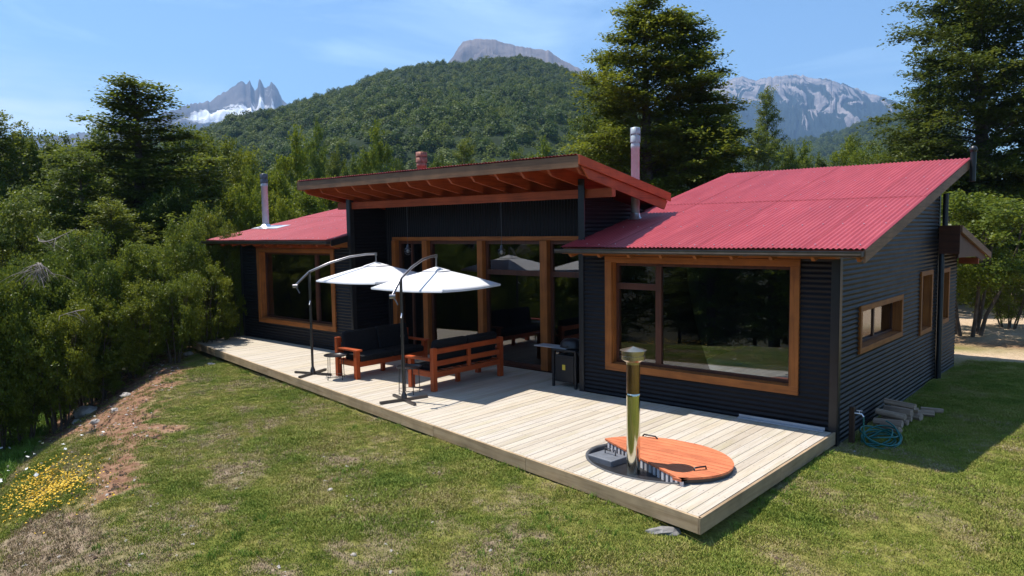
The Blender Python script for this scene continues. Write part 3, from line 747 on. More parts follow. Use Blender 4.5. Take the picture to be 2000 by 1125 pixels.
def sample(HX, HY, HZ, n, mask):
    j = rg.integers(0, HX.shape[0] - 1, n * 3); i = rg.integers(0, HX.shape[1] - 1, n * 3)
    w = mask[j, i]; keep = rg.uniform(0, 1, n * 3) < w; j, i = j[keep][:n], i[keep][:n]
    a, b = rg.uniform(0, 1, len(j)), rg.uniform(0, 1, len(j))
    f = lambda Q: (Q[j, i] * (1 - a) + Q[j, i + 1] * a) * (1 - b) + (Q[j + 1, i] * (1 - a) + Q[j + 1, i + 1] * a) * b
    return np.stack([f(HX), f(HY), f(HZ)], 1)
Dm = np.hypot(HX - CAMX, HY - CAMY)
P = sample(HX, HY, HZ, 62000, np.clip(Dm / 420, 0.3, 1) * (HT < 0.10))
P[:, 2] = np.maximum(P[:, 2], gz(P[:, 0], P[:, 1]) + 2.0)
instancer('hill_forest', P - np.array([0, 0, 3.4]), rg.uniform(0, 6.28, len(P)), (rg.uniform(0.45, 1.0, len(P)) + 0.55 * (rg.uniform(0, 1, len(P)) > .86))[:, None] * np.stack([np.ones(len(P)), np.ones(len(P)), rg.uniform(0.7, 1.1, len(P))], 1), BL, 'dense green beech forest covering the rounded hill')
P = sample(LX, LY, LZ, 5000, (LT < 0.15).astype(float))
instancer('low_hill_forest', P, rg.uniform(0, 6.28, len(P)), rg.uniform(1.2, 2.4, len(P)), BL, 'hazy forest on the low hills to the right')
# valley wood between the nearest trees and the hill: real crowns near, coarser ones beyond
VS = [source('wood_crown', LIB[k][i][0]) for k, i in (('beech', 0), ('beech', 2), ('leafy', 0), ('beech', 3), ('leafy', 1))]
n = 900
az = rg.uniform(-1.5, 0.15, n); dd = 58 + 150 * rg.uniform(0, 1, n) ** 1.2
P = np.stack([CAMX + dd * np.sin(az), CAMY + dd * np.cos(az)], 1); P = np.c_[P, gz(P[:, 0], P[:, 1]) - 1.5]
instancer('valley_wood', P, rg.uniform(0, 6.28, n), rg.uniform(0.75, 1.15, n)[:, None] * np.stack([np.ones(n), np.ones(n), rg.uniform(0.85, 1.05, n)], 1), VS, 'mixed wood in the valley just behind the nearest trees')
n = 10000
az = rg.uniform(-1.5, 0.2, n); dd = 190 + 420 * rg.uniform(0, 1, n)
P = np.stack([CAMX + dd * np.sin(az), CAMY + dd * np.cos(az)], 1)
P = np.c_[P, gz(P[:, 0], P[:, 1])]
instancer('valley_forest', P, rg.uniform(0, 6.28, n), rg.uniform(0.8, 1.4, n)[:, None] * np.stack([np.ones(n), np.ones(n), rg.uniform(1.0, 1.6, n)], 1), BL, 'valley forest filling the gap between the trees and the hill')

# mountain air
hz = bpy.data.materials.new('mountain_air'); hz.use_nodes = True
hz.node_tree.nodes.clear()
ho = hz.node_tree.nodes.new('ShaderNodeOutputMaterial'); pv = hz.node_tree.nodes.new('ShaderNodeVolumePrincipled')
pv.inputs['Color'].default_value = (0.36, 0.60, 1.0, 1); pv.inputs['Density'].default_value = HAZE_D; pv.inputs['Anisotropy'].default_value = 0.2
hz.node_tree.links.new(pv.outputs[0], ho.inputs['Volume'])
hb = MB().box(-5600, 5200, -5200, 5200, -80, 960)
ho_ = hb.build('haze', hz); tag(ho_, 'thin blue air that fades the far mountains', kind='stuff')
# ------------------------------------------------------------------ the cabin
cabin = empty('cabin', (-8.4, 3, 0), 0, 'low black corrugated metal cabin with red roofs and orange timber window frames', 'cabin')
CL = (8.4, -3, 0)     # children are modelled in world coordinates
def cb(mb, name, mat, parent=None, bevel=0.0):
    o = mb.build(name, MT[mat] if isinstance(mat, str) else mat, parent or cabin, bevel)
    if parent is None: o.location = CL
    return o
PW, AMP = 0.076, 0.0095
def corr_h(mb, axis, plane, bands, sign):
    """horizontal corrugation: axis 0 wall runs along X at y=plane, axis 1 runs along Y at x=plane; sign = outward direction"""
    for a0, a1, z0, z1 in bands:
        k = np.arange(math.floor(z0 / (PW / 8)) + 1, math.ceil(z1 / (PW / 8)))
        zs = [z0] + [q * PW / 8 for q in k if z0 < q * PW / 8 < z1] + [z1]
        vs = []
        for z in zs:
            lo = a0(z) if callable(a0) else a0
            hi = a1(z) if callable(a1) else a1
            off = plane + sign * AMP * sin(2 * pi * z / PW)
            vs += [(lo, off, z), (hi, off, z)] if axis == 0 else [(off, lo, z), (off, hi, z)]
        mb.add(vs, [(2 * i, 2 * i + 1, 2 * i + 3, 2 * i + 2) for i in range(len(zs) - 1)], True)
def corr_v(mb, plane, x0, x1, z0, z1, sign=-1):
    n = int((x1 - x0) / (PW / 8)) + 1
    vs = []
    for i in range(n + 1):
        x = x0 + (x1 - x0) * i / n
        y = plane + sign * AMP * sin(2 * pi * x / PW)
        vs += [(x, y, z0), (x, y, z1)]
    mb.add(vs, [(2 * i, 2 * i + 2, 2 * i + 3, 2 * i + 1) for i in range(n)], True)

RS, LS, CS = 0.238, 0.205, 0.186
def zr(y): return 2.69 + RS * (y + 0.5)          # right roof
def zl(y): return 2.83 + LS * (y + 0.5)          # left roof
def zc(y): return 4.25 - CS * (y + 0.95)         # centre roof
YB, RXW, LXW, XR0, XL1, G = 6.1, 0.0, -16.9, -4.56, -11.56, 1.1

# walls
w = MB()   # right wing front, window hole -4.02..-.55 x .475..2.52
corr_h(w, 0, 0.0, [(XR0, -4.0, 0.0, 2.75), (-0.57, 0.0, 0.0, 2.75), (-4.0, -0.57, 0.0, 0.49), (-4.0, -0.57, 2.50, 2.75)], -1)
cb(w, 'wall', 'clad')['label'] = 'front wall of the right wing'
w = MB()   # right side wall with the slope; wide window .95..3.39, 1.02..1.77 ; narrow 4.66..5.58 z .87..2.1
ysl = lambda z: max(0.0, (z - 2.69 + 0.12) / RS - 0.5)
corr_h(w, 1, 0.0, [(0.0, 0.97, -0.35, 2.70), (0.97, 3.37, -0.35, 1.04), (0.97, 3.37, 1.75, 2.70), (3.37, 4.68, -0.35, 2.70), (4.68, 5.56, -0.35, 0.89), (4.68, 5.56, 2.08, 2.70), (5.56, YB, -0.35, 2.70), (ysl, YB, 2.70, zr(YB) - 0.14)], 1)
cb(w, 'wall', 'clad')['label'] = 'shaded right side wall of the right wing'
w = MB()   # rear bump walls on the right
corr_h(w, 1, -0.02, [(YB, 6.18, -0.35, 2.75), (6.18, 7.08, -0.35, 0.92), (6.18, 7.08, 2.05, 2.75), (7.08, 8.05, -0.35, 2.42)], 1)
corr_h(w, 0, 8.05, [(-4.5, -0.02, -0.35, 2.42)], 1)
cb(w, 'wall', 'clad')['label'] = 'side wall of the rear annex'
w = MB()   # left wing front
corr_h(w, 0, 0.0, [(LXW, -15.98, 0.0, 2.86), (-12.28, XL1, 0.0, 2.86), (-15.98, -12.28, 0.0, 0.50), (-15.98, -12.28, 2.57, 2.86)], -1)
cb(w, 'wall', 'clad')['label'] = 'front wall of the left wing'
w = MB()
corr_h(w, 1, LXW, [(0.0, YB, -1.2, 2.75), (lambda z: max(0.0, (z - 2.83 + 0.12) / LS - 0.5), YB, 2.75, zl(YB) - 0.14)], -1)
corr_h(w, 0, YB, [(LXW, 0.0, -1.0, 2.9), (XR0, 0.0, 2.9, 4.1), (LXW, XL1, 2.9, 3.95)], 1)
cb(w, 'wall', 'clad')['label'] = 'left end and back walls'
w = MB()   # recess side walls and the high walls of the centre, horizontal sheet
for X, s in ((XR0, 1), (XL1, -1)):
    w = MB(); corr_h(w, 1, X, [(0.0, lambda z: min(YB, (4.25 - 0.30 - z) / CS - 0.95), 2.55, zc(0) - 0.30)], s)
    cb(w, 'wall', 'clad')['label'] = 'high side wall of the central bay'
for X, s in ((XR0, -1), (XL1, 1)):
    w = MB(); corr_h(w, 1, X + s * 0.025, [(0.0, G, 0.0, zc(G) - 0.3)], s)
    cb(w, 'wall', 'clad')['label'] = 'inner side wall of the recessed glass front'
w = MB()   # vertical sheet above and beside the glazing
corr_v(w, G, XL1 + 0.03, XR0 - 0.03, 2.86, zc(G) - 0.05)
corr_v(w, G, XL1 + 0.03, -11.24, 0.0, 2.86)
cb(w, 'wall', 'clad')['label'] = 'vertically ribbed wall over the glass doors'
# corner flashings
w = MB()
for x0, x1, y0, y1, z0, z1 in [(-0.10, 0.018, -0.022, 0.0, -0.2, 2.66), (0.012, 0.024, -0.022, 0.09, -0.2, 2.66),
                               (XR0 - 0.030, XR0 + 0.10, -0.032, -0.012, 2.60, 3.92), (XR0 - 0.04, XR0 - 0.012, -0.03, 0.09, 0.0, 3.92), (XR0 - 0.018, XR0 + 0.06, -0.024, -0.010, 0.0, 2.60),
                               (XL1 - 0.10, XL1 + 0.03, -0.03, -0.010, 2.6, 3.92), (XL1 - 0.05, XL1 + 0.04, -0.022, -0.009, 0.0, 2.6), (XL1 + 0.028, XL1 + 0.045, -0.022, 0.09, 0.0, 3.92),
                               (LXW - 0.025, LXW + 0.09, -0.024, -0.010, -0.1, 2.75), (-0.06, 0.012, YB - 0.05, YB + 0.05, -0.3, 3.9)]:
    cb(MB().box(x0, x1, y0, y1, z0, z1), 'corner_flashing', 'black')
# foundation, floor and interior
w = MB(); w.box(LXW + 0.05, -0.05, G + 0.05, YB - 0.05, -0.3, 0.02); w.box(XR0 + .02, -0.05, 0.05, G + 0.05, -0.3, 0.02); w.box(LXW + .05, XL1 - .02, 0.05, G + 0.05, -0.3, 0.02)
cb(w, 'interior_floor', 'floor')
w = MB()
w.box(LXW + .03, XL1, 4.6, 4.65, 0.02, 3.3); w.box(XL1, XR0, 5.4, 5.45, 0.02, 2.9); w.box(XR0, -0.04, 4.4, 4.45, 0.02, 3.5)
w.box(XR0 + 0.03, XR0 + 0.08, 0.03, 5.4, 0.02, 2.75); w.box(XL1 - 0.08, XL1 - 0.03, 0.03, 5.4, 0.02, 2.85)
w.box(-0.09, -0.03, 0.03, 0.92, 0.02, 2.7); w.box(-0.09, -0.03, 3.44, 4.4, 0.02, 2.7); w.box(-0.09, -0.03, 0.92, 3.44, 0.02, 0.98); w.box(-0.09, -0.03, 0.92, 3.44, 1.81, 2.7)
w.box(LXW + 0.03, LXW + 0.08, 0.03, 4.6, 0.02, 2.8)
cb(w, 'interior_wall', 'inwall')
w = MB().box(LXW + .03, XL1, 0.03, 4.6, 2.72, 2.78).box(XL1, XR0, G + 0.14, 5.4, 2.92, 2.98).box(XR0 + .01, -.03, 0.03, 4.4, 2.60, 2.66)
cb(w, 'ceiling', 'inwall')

# roofs made of separate corrugated sheets
def sheet(mb, x0, x1, y0, y1, zf, th=0.0):
    n = int(round((x1 - x0) / (PW / 8)))
    rows = [y0, (y0 + y1) / 2, y1]
    vs = []
    for y in rows:
        for i in range(n + 1):
            x = x0 + (x1 - x0) * i / n
            vs.append((x, y, zf(y) + AMP * cos(2 * pi * x / PW) + th))
    m = n + 1
    mb.add(vs, [(r * m + i, r * m + i + 1, (r + 1) * m + i + 1, (r + 1) * m + i) for r in range(2) for i in range(n)], True)
def roof(x0, x1, y0, y1, zf, rows, label, sw=0.836, left_rows=None, mat='roof', purl=1.2):
    R0 = cb(MB().box(x0 + 0.05, x1 - 0.05, y0 + 0.06, y1 - 0.06, -0.001, 0.0), 'roof', 'inwall')
    # flat backing board follows the slope
    me = R0.data
    b = MB(); b.prism([(y0 + 0.05, zf(y0 + 0.05) - 0.05), (y1 - 0.05, zf(y1 - 0.05) - 0.05), (y1 - 0.05, zf(y1 - 0.05) - 0.022), (y0 + 0.05, zf(y0 + 0.05) - 0.022)], 0, x0 + 0.04, x1 - 0.04)
    m2 = bpy.data.meshes.new('roof'); m2.from_pydata(b.v, [], b.f); m2.update(); m2.materials.append(MT['rafterx']); R0.data = m2
    R0['label'] = label
    nc = int(math.ceil((x1 - x0) / sw)); ys = np.linspace(y0, y1, rows + 1)
    for r in range(rows):
        for c in range(nc):
            a = x1 - (c + 1) * sw; bb = x1 - c * sw + 0.035
            a = max(a, x0); bb = min(bb, x1)
            s = MB(); sheet(s, a, bb, ys[r] - (0.12 if r else 0), ys[r + 1], zf, 0.004 * (c % 2) + 0.007 * r + 0.006)
            o = cb(s, 'roof_sheet', mat, R0)
    # screw heads with washers
    s = MB()
    y = y0 + 0.12
    while y < y1:
        for k in range(int((x1 - x0) / (PW * 4))):
            x = math.floor((x1 - PW * 0.5) / PW) * PW - k * PW * 4 
            if x < x0 + 0.02: break
            jx, jy = random.uniform(-.008, .008), random.uniform(-.04, .04)
            s.lathe([(0.011, 0.0), (0.011, 0.006), (0.0, 0.010)], (x + jx, y + jy, zf(y + jy) + AMP + 0.012), 6, False)
        y += purl
    cb(s, 'roof_screws', 'flashing', R0)['kind'] = 'stuff'
    return R0
RR = roof(-4.66, 0.49, -0.5, 6.25, zr, 2, 'large red roof of the right wing rising to the back')
RL = roof(-18.03, -11.64, -0.5, 6.1, zl, 2, 'smaller red roof of the left wing')
RC = roof(-12.27, -3.92, -0.98, 2.02, zc, 1, 'high central roof sloping down to the back', left_rows=None)
w = MB(); sheet(w, XL1 - 0.05, XR0 - 0.02, 2.0, 6.2, lambda y: zc(y) - 0.01); cb(w, 'roof_sheet', 'roof', RC)

def beam_y(mb, x, wd, y0, y1, zt, depth, taper=0.0):
    """beam along Y under a slope, top given by zt(y); front end cut back at an angle"""
    pts = [(y0, zt(y0)), (y1, zt(y1)), (y1, zt(y1) - depth), (y0 + taper, zt(y0 + taper) - depth), (y0, zt(y0) - depth * (0.45 if taper else 1))]
    mb.prism(pts, 0, x - wd / 2, x + wd / 2)
# centre roof timber
for i in range(14):
    b = MB(); beam_y(b, -12.16 + i * 0.628, 0.052, -0.915, 1.9 if i in (0, 13) else 1.0, lambda y: zc(y) - 0.055, 0.22, 0.14)
    cb(b, 'rafter', 'raftery', RC)
for a, bb in ((-12.28, -8.5), (-8.5, -3.90)):
    b = MB().box(a + 0.002, bb - 0.002, -0.965, -0.93, zc(-0.95) - 0.21, zc(-0.95) - 0.012)
    cb(b, 'fascia_board', 'weathx', RC, 0.004)
b = MB(); b.prism([(-0.97, zc(-0.97) - 0.005), (2.05, zc(2.05) - 0.005), (2.05, zc(2.05) - 0.165), (-0.97, zc(-0.97) - 0.165)], 0, -3.898, -3.862); cb(b, 'barge_board', 'barge', RC, 0.004)
b = MB(); b.prism([(-0.86, zc(-0.86) - 0.17), (1.98, zc(1.98) - 0.17), (1.86, zc(1.86) - 0.36), (-0.66, zc(-0.66) - 0.33)], 0, -3.935, -3.90); cb(b, 'barge_board', 'raftery', RC, 0.004)
b = MB(); b.prism([(-0.97, zc(-0.97) - 0.005), (2.05, zc(2.05) - 0.005), (2.05, zc(2.05) - 0.2), (-0.97, zc(-0.97) - 0.2)], 0, -12.31, -12.28); cb(b, 'barge_board', 'weathy', RC, 0.004)
b = MB().box(-12.09, -3.90, 0.03, 0.15, 3.575, 3.735); cb(b, 'beam', 'rafterx', RC, 0.006)
b = MB().box(-12.0, -3.93, -0.90, 2.0, 0, 0.012)
b.v = [(x, y, zc(y) - 0.052 - z) for x, y, z in b.v]; cb(b, 'soffit_board', 'rafterx', RC)

# right roof timber
for i in range(9):
    b = MB(); beam_y(b, -4.50 + i * 0.61, 0.05, -0.44, 0.0, lambda y: zr(y) - 0.085, 0.12, 0.06)
    cb(b, 'rafter', 'trimy', RR)
b = MB().box(-4.64, 0.46, -0.485, -0.455, 2.575, 2.66); cb(b, 'fascia_board', 'weathx', RR, 0.004)
b = MB().box(-4.50, 0.02, -0.045, -0.012, 2.53, 2.64); cb(b, 'trim_board', 'trimx', RR, 0.003)
b = MB(); b.prism([(-0.49, zr(-0.49) - 0.01), (6.22, zr(6.22) - 0.01), (6.22, zr(6.22) - 0.19), (-0.49, zr(-0.49) - 0.19)], 0, 0.462, 0.492); cb(b, 'barge_board', 'weathy', RR, 0.004)
b = MB(); b.prism([(-0.40, zr(-0.40) - 0.05), (6.1, zr(6.1) - 0.05), (6.1, zr(6.1) - 0.20), (-0.26, zr(-0.26) - 0.20)], 0, 0.03, 0.08); cb(b, 'rafter', 'weathy', RR)
b = MB(); b.prism([(-0.44, zr(-0.44) - 0.045), (6.1, zr(6.1) - 0.045), (6.1, zr(6.1) - 0.058), (-0.44, zr(-0.44) - 0.058)], 0, 0.08, 0.46); cb(b, 'soffit_board', 'weathy', RR)
# gutters
def gutter(x0, x1, z, parent, bright=True):
    prof = []
    for i in range(9):
        t = pi + pi * i / 8; prof.append((-0.555 + 0.062 * cos(t), z + 0.062 * sin(t)))
    prof += [(-0.505, z + 0.0)] + [(-0.555 + 0.052 * cos(2 * pi - pi * i / 8), z + 0.052 * sin(2 * pi - pi * i / 8)) for i in range(9)]
    b = MB(); b.prism(prof, 0, x0, x1); b.box(x0, x1, -0.628, -0.612, z - 0.002, z + 0.012)
    b.box(x0 - 0.006, x0, -0.615, -0.49, z - 0.06, z + 0.008); b.box(x1, x1 + 0.006, -0.615, -0.49, z - 0.06, z + 0.008)
    for k in (0.33, 0.68): b.tube([(x0 + (x1 - x0) * k, -0.555, z - 0.064), (x0 + (x1 - x0) * k + 0.04, -0.555, z - 0.064)], 0.012, 6)
    return cb(b, 'gutter', 'gutter', parent)
gutter(-4.70, 0.47, 2.652, RR)
gutter(-18.08, -11.72, 2.792, RL)
# left roof timber
for i in range(11):
    b = MB(); beam_y(b, -17.9 + i * 0.61, 0.05, -0.44, 0.0, lambda y: zl(y) - 0.085, 0.12, 0.06)
    cb(b, 'rafter', 'raftery', RL)
b = MB().box(-18.02, -11.66, -0.485, -0.455, 2.715, 2.80); cb(b, 'fascia_board', 'weathx', RL, 0.004)
b = MB().box(-16.0, -12.0, -0.045, -0.012, 2.60, 2.68); cb(b, 'trim_board', 'rafterx', RL, 0.003)
b = MB(); b.prism([(-0.50, zl(-0.5) - 0.005), (0.0, zl(0) - 0.005), (0.0, zl(0) - 0.15), (-0.50, zl(-0.5) - 0.15)], 0, -11.672, -11.642); cb(b, 'barge_board', 'black', RL)
b = MB(); b.prism([(-0.46, zl(-0.46) - 0.155), (0.0, zl(0) - 0.155), (0.0, zl(0) - 0.30), (-0.36, zl(-0.36) - 0.22)], 0, -11.70, -11.65); cb(b, 'barge_board', 'trimy', RL)
b = MB(); b.prism([(-0.49, zl(-0.49) - 0.01), (6.05, zl(6.05) - 0.01), (6.05, zl(6.05) - 0.19), (-0.49, zl(-0.49) - 0.19)], 0, -18.06, -18.03); cb(b, 'barge_board', 'weathy', RL)

# rear annex lean-to roof
za = lambda y: 2.95 - 0.195 * (y - 6.0)
RA = cb(MB(), 'roof', 'roof'); RA['label'] = 'small brown annex roof sloping down behind the right wing'
b = MB(); b.prism([(6.12, za(6.12)), (9.25, za(9.25)), (9.25, za(9.25) - 0.03), (6.12, za(6.12) - 0.03)], 0, -4.5, 0.40)
m2 = RA.data; RA.data = (lambda mm: mm)(bpy.data.meshes.new('roof')); RA.data.from_pydata(b.v, [], b.f); RA.data.update(); RA.data.materials.append(MT['roof'])
b = MB(); b.prism([(5.98, za(5.98) + 0.02), (9.3, za(9.3) + 0.02), (9.3, za(9.3) - 0.12), (5.98, za(5.98) - 0.12)], 0, 0.40, 0.44); cb(b, 'barge_board', 'weathy', RA, 0.004)
b = MB(); b.prism([(6.05, za(6.05) - 0.12), (9.2, za(9.2) - 0.12), (8.6, za(8.6) - 0.28), (7.9, za(7.9) - 0.30), (6.05, za(6.05) - 0.62)], 0, 0.33, 0.37); cb(b, 'gable_board', 'innerz', RA)
b = MB().box(0.03, 0.40, 5.97, 6.0, 2.40, 2.97); cb(b, 'fascia_board', 'innerx', RA)
b = MB(); b.prism([(6.02, za(6.02) - 0.03), (9.2, za(9.2) - 0.03), (9.2, za(9.2) - 0.05), (6.02, za(6.02) - 0.05)], 0, -0.02, 0.395); cb(b, 'soffit_board', 'raftery', RA)
cb(MB().box(-0.02, 0.36, 8.2, 8.3, 2.10, 2.24), 'rafter', 'rafterx', RA)

# rear pipes
b = MB(); b.tube([(0.55, 6.16, 3.84), (0.55, 6.16, 4.44)], 0.055, 12); b.lathe([(0.055, 0), (0.07, 0.02), (0.072, 0.06), (0.05, 0.105), (0.0, 0.125)], (0.55, 6.16, 4.42), 12)
cb(b, 'vent_pipe', 'black')
b = MB(); b.tube([(0.10, 6.13, 3.62), (0.10, 6.13, 2.95), (0.075, 6.05, 2.75), (0.075, 6.05, -0.2)], 0.052, 12)
cb(b, 'downpipe', 'black')

# windows: trim boards, reveal, dark sash, panes
def window_front(x0, x1, z0, z1, y, mull, transoms, trim='trim', tw=0.14, label=None, depth=0.16):
    f = MB()
    W = cb(MB().box(x0, x1, y - 0.035, y + 0.02, z1 - tw * 0.75, z1), 'window', trim + 'x', None, 0.004)
    if label: W['label'] = label
    for nm, bx, m in (('frame_board', (x0, x1, y - 0.035, y + 0.02, z0, z0 + tw * 0.9), trim + 'x'),
                      ('frame_board', (x0, x0 + tw, y - 0.035, y + 0.02, z0 + tw * 0.9 + .001, z1 - tw * 0.75 - .001), trim + 'z'),
                      ('frame_board', (x1 - tw, x1, y - 0.035, y + 0.02, z0 + tw * 0.9 + .001, z1 - tw * 0.75 - .001), trim + 'z')):
        cb(MB().box(*bx), nm, m, W, 0.004)
    ix0, ix1, iz0, iz1 = x0 + tw, x1 - tw, z0 + tw * 0.9, z1 - tw * 0.75
    r = MB()   # reveal boards
    r.box(ix0 - .03, ix0 + 0.012, y + 0.022, y + depth, iz0, iz1).box(ix1 - 0.012, ix1 + .03, y + 0.022, y + depth, iz0, iz1)
    r.box(ix0, ix1, y + 0.022, y + depth, iz0 - .03, iz0 + 0.012).box(ix0, ix1, y + 0.022, y + depth, iz1 - 0.012, iz1 + .03)
    cb(r, 'reveal', trim + 'z', W)
    yy = y + depth - 0.05; s = MB(); e = 0.05
    s.box(ix0 + .013, ix0 + 0.013 + e, yy, yy + 0.05, iz0 + .013, iz1 - .013).box(ix1 - .013 - e, ix1 - .013, yy, yy + 0.05, iz0 + .013, iz1 - .013)
    s.box(ix0 + .014 + e, ix1 - .014 - e, yy, yy + .05, iz0 + .013, iz0 + .013 + e).box(ix0 + .014 + e, ix1 - .014 - e, yy, yy + .05, iz1 - .013 - e, iz1 - .013)
    for mxx, wd in mull: s.box(mxx - wd / 2, mxx + wd / 2, yy - 0.02, yy + 0.048, iz0 + .014 + e, iz1 - .014 - e)
    for a, bb, z, wd in transoms: s.box(a, bb, yy - 0.012, yy + 0.047, z - wd / 2, z + wd / 2)
    cb(s, 'sash', 'innerz', W)
    # panes
    xs = [ix0] + [m[0] for m in mull] + [ix1]
    for i in range(len(xs) - 1):
        zs = [iz0] + [t[2] for t in transoms if t[0] <= xs[i] + 0.2 and t[1] >= xs[i + 1] - 0.2] + [iz1]
        for j in range(len(zs) - 1):
            p = MB().box(xs[i] + .02, xs[i + 1] - .02, yy + 0.020, yy + 0.026, zs[j] + .02, zs[j + 1] - .02)
            cb(p, 'pane', 'glass', W)
    return W
window_front(-4.02, -0.55, 0.475, 2.52, 0.0, [(-3.0, 0.11)], [(-3.86, -3.06, 1.99, 0.11)], label='big window of the right wing')
window_front(-16.0, -12.26, 0.48, 2.59, 0.0, [(-13.27, 0.12)], [], trim='trim', label='big window of the left wing', depth=0.20)
def window_side(y0, y1, z0, z1, mull, label):
    tw = 0.09; x = 0.0
    W = cb(MB().box(x - 0.01, x + 0.035, y0, y1, z1 - tw, z1), 'window', 'trimy', None, 0.004); W['label'] = label
    cb(MB().box(x - 0.01, x + 0.035, y0, y1, z0, z0 + tw), 'frame_board', 'trimy', W, 0.004)
    for a in ((y0, y0 + tw), (y1 - tw, y1)): cb(MB().box(x - 0.01, x + 0.035, a[0], a[1], z0 + tw + .001, z1 - tw - .001), 'frame_board', 'trimz', W, 0.004)
    r = MB(); iy0, iy1, iz0, iz1 = y0 + tw, y1 - tw, z0 + tw, z1 - tw
    r.box(-0.2, -0.011, iy0 - .03, iy0 + .005, iz0, iz1).box(-0.2, -0.011, iy1 - .005, iy1 + .03, iz0, iz1).box(-0.2, -0.011, iy0, iy1, iz0 - .03, iz0 + .005).box(-0.2, -0.011, iy0, iy1, iz1 - .005, iz1 + .03)
    cb(r, 'reveal', 'trimz', W)
    s = MB()
    ys = [iy0 + .006] + mull + [iy1 - .006]
    s.box(-0.16, -0.12, iy0 + .006, iy0 + .045, iz0 + .006, iz1 - .006).box(-0.16, -0.12, iy1 - .045, iy1 - .006, iz0 + .006, iz1 - .006)
    s.box(-0.16, -0.12, iy0 + .046, iy1 - .046, iz0 + .006, iz0 + .045).box(-0.16, -0.12, iy0 + .046, iy1 - .046, iz1 - .045, iz1 - .006)
    for q in mull: s.box(-0.165, -0.119, q - .035, q + .035, iz0 + .046, iz1 - .046)
    cb(s, 'sash', 'innerz', W)
    for i in range(len(ys) - 1): cb(MB().box(-0.143, -0.137, ys[i] + .01, ys[i + 1] - .01, iz0 + .01, iz1 - .01), 'pane', 'glass', W)
window_side(0.95, 3.39, 1.02, 1.77, [2.17], 'long low window in the shaded side wall')
window_side(4.66, 5.58, 0.87, 2.10, [], 'narrow upright window left of the downpipe')
window_side(6.16, 7.10, 0.90, 2.07, [], 'narrow upright window right of the downpipe')

# glazed door front of the central bay
W = cb(MB().box(-11.24, XR0 - 0.03, G - 0.06, G + 0.10, 2.78, 2.87), 'glass_front', 'trimx', None, 0.005); W['label'] = 'wall of tall sliding glass doors between orange timber posts'
posts = [(-11.15, 0.15), (-9.99, 0.17), (-8.13, 0.16), (-6.28, 0.19), (-4.66, 0.13)]
for x, wd in posts: cb(MB().box(x - wd / 2, x + wd / 2, G - 0.10, G + 0.10, 0.02, 2.779), 'post', 'trimz', W, 0.006)
cb(MB().box(-11.24, XR0 - 0.03, G - 0.06, G + 0.10, 0.0, 0.019), 'sill', 'innerx', W)
for i in range(4):
    a = posts[i][0] + posts[i][1] / 2; bb = posts[i + 1][0] - posts[i + 1][1] / 2
    s = MB(); e = 0.07
    s.box(a + .001, a + e, G + 0.02, G + 0.07, 0.03, 2.778).box(bb - e, bb - .001, G + 0.02, G + 0.07, 0.03, 2.778).box(a + e + .001, bb - e - .001, G + .02, G + .07, 0.021, 0.10)
    s.box(a + e + .001, bb - e - .001, G + .02, G + .07, 2.70, 2.777)
    if i >= 2: s.box(a + e + .001, bb - e - .001, G + .012, G + .068, 2.02, 2.13)
    if i in (0, 1): s.box((a + bb) / 2 - .03, (a + bb) / 2 + .03, G + .013, G + .06, 0.11, 2.69) if i == 0 else None
    cb(s, 'sash', 'innerz', W)
    if i >= 2:
        cb(MB().box(a + .03, bb - .03, G + .044, G + .05, 0.06, 2.07), 'pane', 'glass', W); cb(MB().box(a + .03, bb - .03, G + .044, G + .05, 2.07, 2.74), 'pane', 'glass', W)
    else: cb(MB().box(a + .03, bb - .03, G + .044, G + .05, 0.06, 2.74), 'pane', 'glass', W)

# chimneys on the cabin
def flue(x, y, z0, z1, r, capz, mat, label, cowl='steel'):
    b = MB(); b.lathe([(r, z0), (r, z1 - 0.42), (r * 1.06, z1 - 0.415), (r * 1.06, z1 - 0.34), (r * 1.02, z1 - 0.335), (r * 1.02, z1 - 0.30)], (x, y, 0), 20)
    c = cb(b, 'chimney', mat); c['label'] = label
    b = MB(); b.lathe([(r * 0.85, z1 - 0.32), (r * 0.85, z1 - 0.10)], (x, y, 0), 16)
    b.lathe([(r * 1.12, z1 - 0.29), (r * 1.12, z1 - 0.17), (r * 1.0, z1 - 0.16)], (x, y, 0), 20)
    b.lathe([(r * 1.12, z1 - 0.13), (r * 1.12, z1 - 0.01), (r * 0.6, z1), (0, z1 + 0.01)], (x, y, 0), 20)
    for k in range(4):
        t = pi / 4 + k * pi / 2; b.box(x + r * 1.13 * cos(t) - .006, x + r * 1.13 * cos(t) + .006, y + r * 1.13 * sin(t) - .006, y + r * 1.13 * sin(t) + .006, z1 - 0.30, z1 - 0.01)
    cb(b, 'cowl', cowl, c)
    return c
c = flue(-4.40, 1.6, 3.10, 4.98, 0.082, 0, 'steel', 'tall steel chimney through the central roof edge')
b = MB(); b.lathe([(0.15, -0.03), (0.10, 0.03), (0.088, 0.10)], (-4.40, 1.6, zr(1.6) + 0.02), 20)
cb(b, 'flashing', 'flashing', c)
c = flue(-17.62, 1.25, 3.1, 4.86, 0.10, 0, 'steel', 'thin steel chimney at the left roof', 'gutter')
b = MB(); b.lathe([(0.24, 0.0), (0.17, 0.03), (0.115, 0.10)], (-17.62, 1.25, zl(1.25) + 0.01), 16)
for dx, dy, sx, sy in ((-0.45, -0.25, .45, .42), (0.0, -0.3, 1.1, .5)):
    b.prism([(1.25 + dy, zl(1.25 + dy) + .022), (1.25 + dy + sy, zl(1.25 + dy + sy) + .022), (1.25 + dy + sy, zl(1.25 + dy + sy) + .03), (1.25 + dy, zl(1.25 + dy) + .03)], 0, -17.62 + dx, -17.62 + dx + sx)
cb(b, 'flashing', 'flashing', c)
